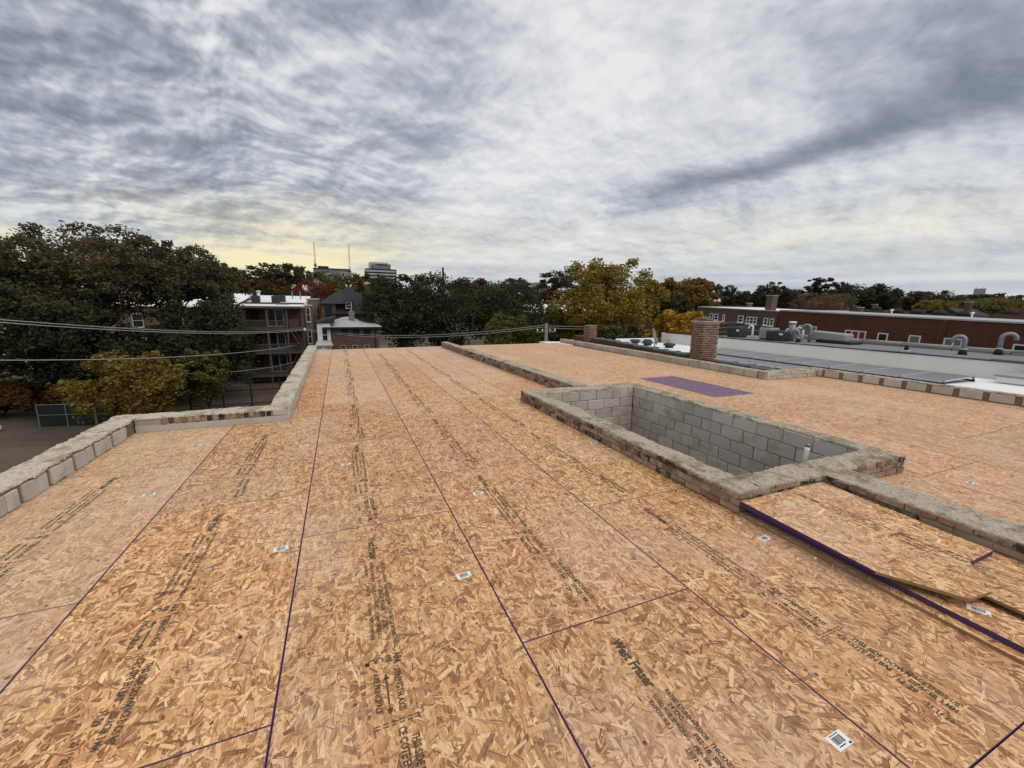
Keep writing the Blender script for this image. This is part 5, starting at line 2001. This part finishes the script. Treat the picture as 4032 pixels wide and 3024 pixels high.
DG = (.050, .056, .026)       # dark green
LG = (.062, .062, .030)       # olive locust
TREES = [
    ('locust', 'big dark feathery tree at the far left edge', -23.65, 46.31, 5.8, -4.2, 5.2, (.072, .068, .032)),
    ('locust', 'tallest airy feathery tree on the left skyline', -21.11, 51.87, 8.8, -1.5, 6.6, (.100, .082, .042)),
    ('locust', 'airy feathery tree with pale forked trunks right of the tallest one', -16.78, 55.52, 8.1, -1.9, 5.7, (.085, .074, .040)),
    ('locust', 'smaller feathery tree at the right end of the left clump', -14.21, 60.35, 6.9, .1, 3.6, (.085, .072, .030)),
    ('dense', 'dense dark green tree hiding the left side of the porch flats', -12.6, 50.0, 2.2, -7.2, 4.0, (.040, .048, .022)),
    ('dense', 'dark low tree under the big left trees', -21.42, 45.18, 1.6, -5.2, 4.4, (.034, .040, .019)),
    ('dense', 'dark undergrowth tree behind the yellow shrub', -15.31, 47.6, -.7, -6.9, 3.9, (.036, .042, .02)),
    ('shrub', 'yellow green autumn shrub beyond the left parapet', -14.62, 38.3, -1.9, -7.4, 3.1, (.175, .128, .030)),
    ('shrub', 'yellowish sapling between the shrub and the black fence', -11.24, 42.54, -2.1, -6.6, 1.8, (.115, .105, .03)),
    ('air', 'airy tree on the skyline left of the far panelled block', -13.42, 114.21, 11.4, 2.9, 6.9, (.070, .060, .032)),
    ('brown', 'brown tree low on the skyline right of the left clump', -22.75, 117.82, 9.4, 2.8, 4.5, (.070, .050, .028)),
    ('brown', 'broad rusty brown tree behind the white porch roof', -19.03, 123.54, 8.9, .3, 7.4, (.085, .052, .028)),
    ('air', 'airy tree touching the left mast', -9.45, 117.62, 11.1, 3.6, 3.8, (.060, .055, .03)),
    ('brown', 'rusty tree behind the condensers of the porch roof', -13.0, 100.0, 6.5, -1.0, 6.5, (.080, .052, .026)),
    ('wispy', 'crimson red tree between the porch flats and the dark roofed house', -3.47, 71.92, 5.6, -4.5, 3.5, (.175, .020, .030)),
    ('brown', 'olive tree below the far panelled block', -.45, 100.0, 8.6, .2, 6.1, (.110, .092, .030)),
    ('brown', 'rust tinged tree right of the tall chimney', 6.69, 104.79, 8.7, 1.0, 4.8, (.088, .062, .028)),
    ('dense', 'big dark green tree right of the dark roofed house', 7.9, 57.55, 6.2, -4.9, 4.9, (.048, .055, .025)),
    ('dense', 'big dark green tree under the smokestack', 13.74, 58.41, 6.0, -5.2, 5.7, (.055, .056, .026)),
    ('dense', 'rounded dark green tree left of the white gable building', 22.7, 57.7, 5.2, -5.5, 6.0, (.056, .060, .027)),
    ('brown', 'reddish brown tree between the smokestack and the twin towers', 31.8, 105.3, 8.9, -1.7, 5.3, (.090, .055, .028)),
    ('shrub', 'yellow green bush left of the utility pole', 17.2, 42.42, 1.1, -5.0, 2.6, (.125, .115, .032)),
    ('thin', 'slim pale green tree in front of the white gable building', 20.98, 39.81, 2.5, -4.4, 1.5, (.085, .085, .035)),
    ('shrub', 'brownish shrubs right of the utility pole', 25.32, 43.11, 1.4, -4.9, 2.4, (.085, .062, .03)),
    ('air', 'dark airy tree over the white gable building', 57.62, 105.26, 12.0, .5, 5.4, (.058, .054, .03)),
    ('air', 'flat topped airy tree left of the far grey slab', 59.1, 137.87, 12.0, 4.5, 5.9, (.062, .06, .032)),
    ('brown', 'brown tree low between the two airy trees', 60.98, 126.02, 9.0, .2, 6.8, (.085, .062, .03)),
    ('maple', 'big olive yellow tree in the centre right', 27.29, 38.26, 7.0, -3.4, 6.2, (.225, .165, .032)),
    ('maple', 'orange tinged tree right of the big yellow tree', 43.88, 43.81, 5.9, -.7, 4.2, (.200, .120, .028)),
    ('dense', 'dark green tree in front of the orange tinged one', 39.0, 41.0, 3.4, -2.5, 2.8, (.055, .060, .03)),
    ('shrub', 'bright golden bush left of the brick chimney', 24.07, 24.01, 1.7, -3.6, 2.2, (.36, .20, .030)),
    ('shrub', 'green bush right of the small chimney', 20.97, 29.26, .5, -4.2, 1.4, (.085, .095, .03)),
    ('shrub', 'dull brown bush below the big yellow tree', 26.0, 30.4, .4, -4.5, 1.9, (.09, .075, .032)),
    ('brown', 'brown tree behind the left half of the big yellow tree', 74.91, 118.27, 8.7, .4, 6.3, (.085, .065, .03)),
    ('brown', 'brown tree behind the right half of the big yellow tree', 86.82, 109.83, 7.9, .6, 8.2, (.08, .06, .03)),
    ('air', 'airy dark tree just right of the orange tinged tree', 103.76, 93.99, 10.2, 4.0, 3.5, (.05, .048, .03)),
    ('air', 'umbrella shaped tree above the tan building', 114.76, 96.6, 9.6, 4.2, 3.6, (.055, .05, .03)),
    ('brown', 'broad brown tree above the tan building roof', 117.67, 93.02, 7.4, 2.7, 6.8, (.080, .062, .035)),
    ('air', 'tall airy tree above the chimney of the tan building', 122.15, 87.05, 10.2, 3.5, 4.6, (.068, .062, .035)),
    ('brown', 'brown tree left of the tall pine shaped one', 125.36, 82.37, 8.0, 2.1, 4.9, (.075, .06, .035)),
    ('brown', 'wide brown tree low behind the airy ones', 130.7, 92.3, 7.7, 1.2, 8.2, (.075, .058, .034)),
    ('pine', 'tall dark tree standing alone out of the right treeline', 119.85, 72.36, 11.1, 2.8, 3.6, (.042, .044, .028)),
    ('wispy', 'russet tree in front of the white roofs at right', 85.99, 51.05, 5.0, .2, 5.2, (.135, .070, .042)),
    ('air', 'airy tree right of the tall lone tree', 130.78, 73.46, 9.9, 2.9, 3.6, (.055, .052, .032)),
    ('brown', 'dark rounded tree in the middle of the right treeline', 142.06, 73.62, 9.5, 2.3, 6.3, (.060, .058, .034)),
    ('brown', 'dark green tree next to the gap in the right treeline', 144.36, 69.0, 8.1, 2.4, 4.3, (.055, .058, .034)),
    ('brown', 'brown tree just past the gap in the right treeline', 155.29, 69.17, 7.8, 1.7, 5.3, (.075, .06, .036)),
    ('brown', 'broad brown tree left of the penthouse block', 157.76, 63.34, 7.7, 1.8, 5.8, (.078, .062, .036)),
    ('brown', 'dark tree directly below the penthouse block', 169.14, 61.59, 6.9, 1.9, 5.9, (.06, .056, .036)),
    ('brown', 'tree right of the penthouse block', 170.74, 57.0, 7.0, 1.3, 5.0, (.065, .058, .036)),
    ('brown', 'last tree at the right edge of the picture', 162.59, 49.65, 6.3, .8, 5.0, (.065, .058, .036)),
    ('shrub', 'yellow tree behind the domed row house', 102.07, 41.0, 3.9, 1.0, 2.8, (.20, .145, .04)),
    ('shrub', 'yellow green tree left of the right edge block', 109.24, 35.94, 4.2, .8, 4.2, (.15, .13, .04)),
    ('shrub', 'yellowish tree behind the russet one', 104.58, 58.85, 5.5, 1.4, 3.4, (.135, .12, .045)),
    ('shrub', 'orange tree between the grey gable and the right edge block', 108.01, 39.47, 3.8, 1.2, 2.4, (.18, .105, .045)),
    ('shrub', 'green bush at the right edge below the skyline', 95.86, 28.49, 2.2, -1.5, 1.6, (.06, .075, .04)),
]
for i, (style, label, x, y, zt, zb, R, col) in enumerate(TREES):
    far = math.hypot(x, y) > 95
    share = f'{style}{i % 3}' if far and style in ('air', 'brown') else None
    nm = 'shrub' if style == 'shrub' and zt - gz(y) < 8 else 'tree'
    tree(style, style, label, x, y, zt, zb, R, col, nm, share)
# rusty hedge along the dirt lot
for k in range(5):
    x, y = -33.0 + 3.1 * k, 49.0 - .9 * k
    tree('shrub', 'shrub', ('rust coloured hedge bush at the left edge, leftmost of the row', 'rust coloured hedge bush, second from the left edge', 'rust coloured hedge bush, third from the left edge',
                            'rust coloured hedge bush, fourth from the left edge', 'rust coloured hedge bush nearest the green fence')[k],
         x, y, gz(y) + 3.2 + .4 * math.sin(k * 2.1), gz(y) + .3, 2.1, (.130, .070, .026), 'shrub', group='rusty hedge by the dirt lot')
# unbroken wood behind everything
rng = np.random.default_rng(5)
cen, rad = [], []
for k in range(720):
    az = math.radians(-40 + 125 * k / 720) + rng.normal() * .004
    dist = 200 + rng.random() * 60
    x, y = dist * math.sin(az), dist * math.cos(az)
    top = float(np.interp(math.degrees(az), (-27, -8, 17, 35, 47, 57, 64, 70), (4.8, 6.6, 8.8, 9.2, 8.6, 8.2, 7.8, 7.2))) - 1.6 + .7 * math.sin(az * 23) + rng.normal() * .5
    cen.append(np.array([x, y, max(gz(y) + 2, top - rng.random() ** .8 * 12)]))
    rad.append(2.6 + rng.random() * 1.6)
wood = obj('distant_wood', leaf_cloud('distant_wood', cen, rad, 120, .75, rng, .7))
wood.color = (.070, .058, .034, 1)
wood['kind'] = 'stuff'
wood['label'] = 'continuous brown autumn wood along the horizon'
wood['category'] = 'wood'
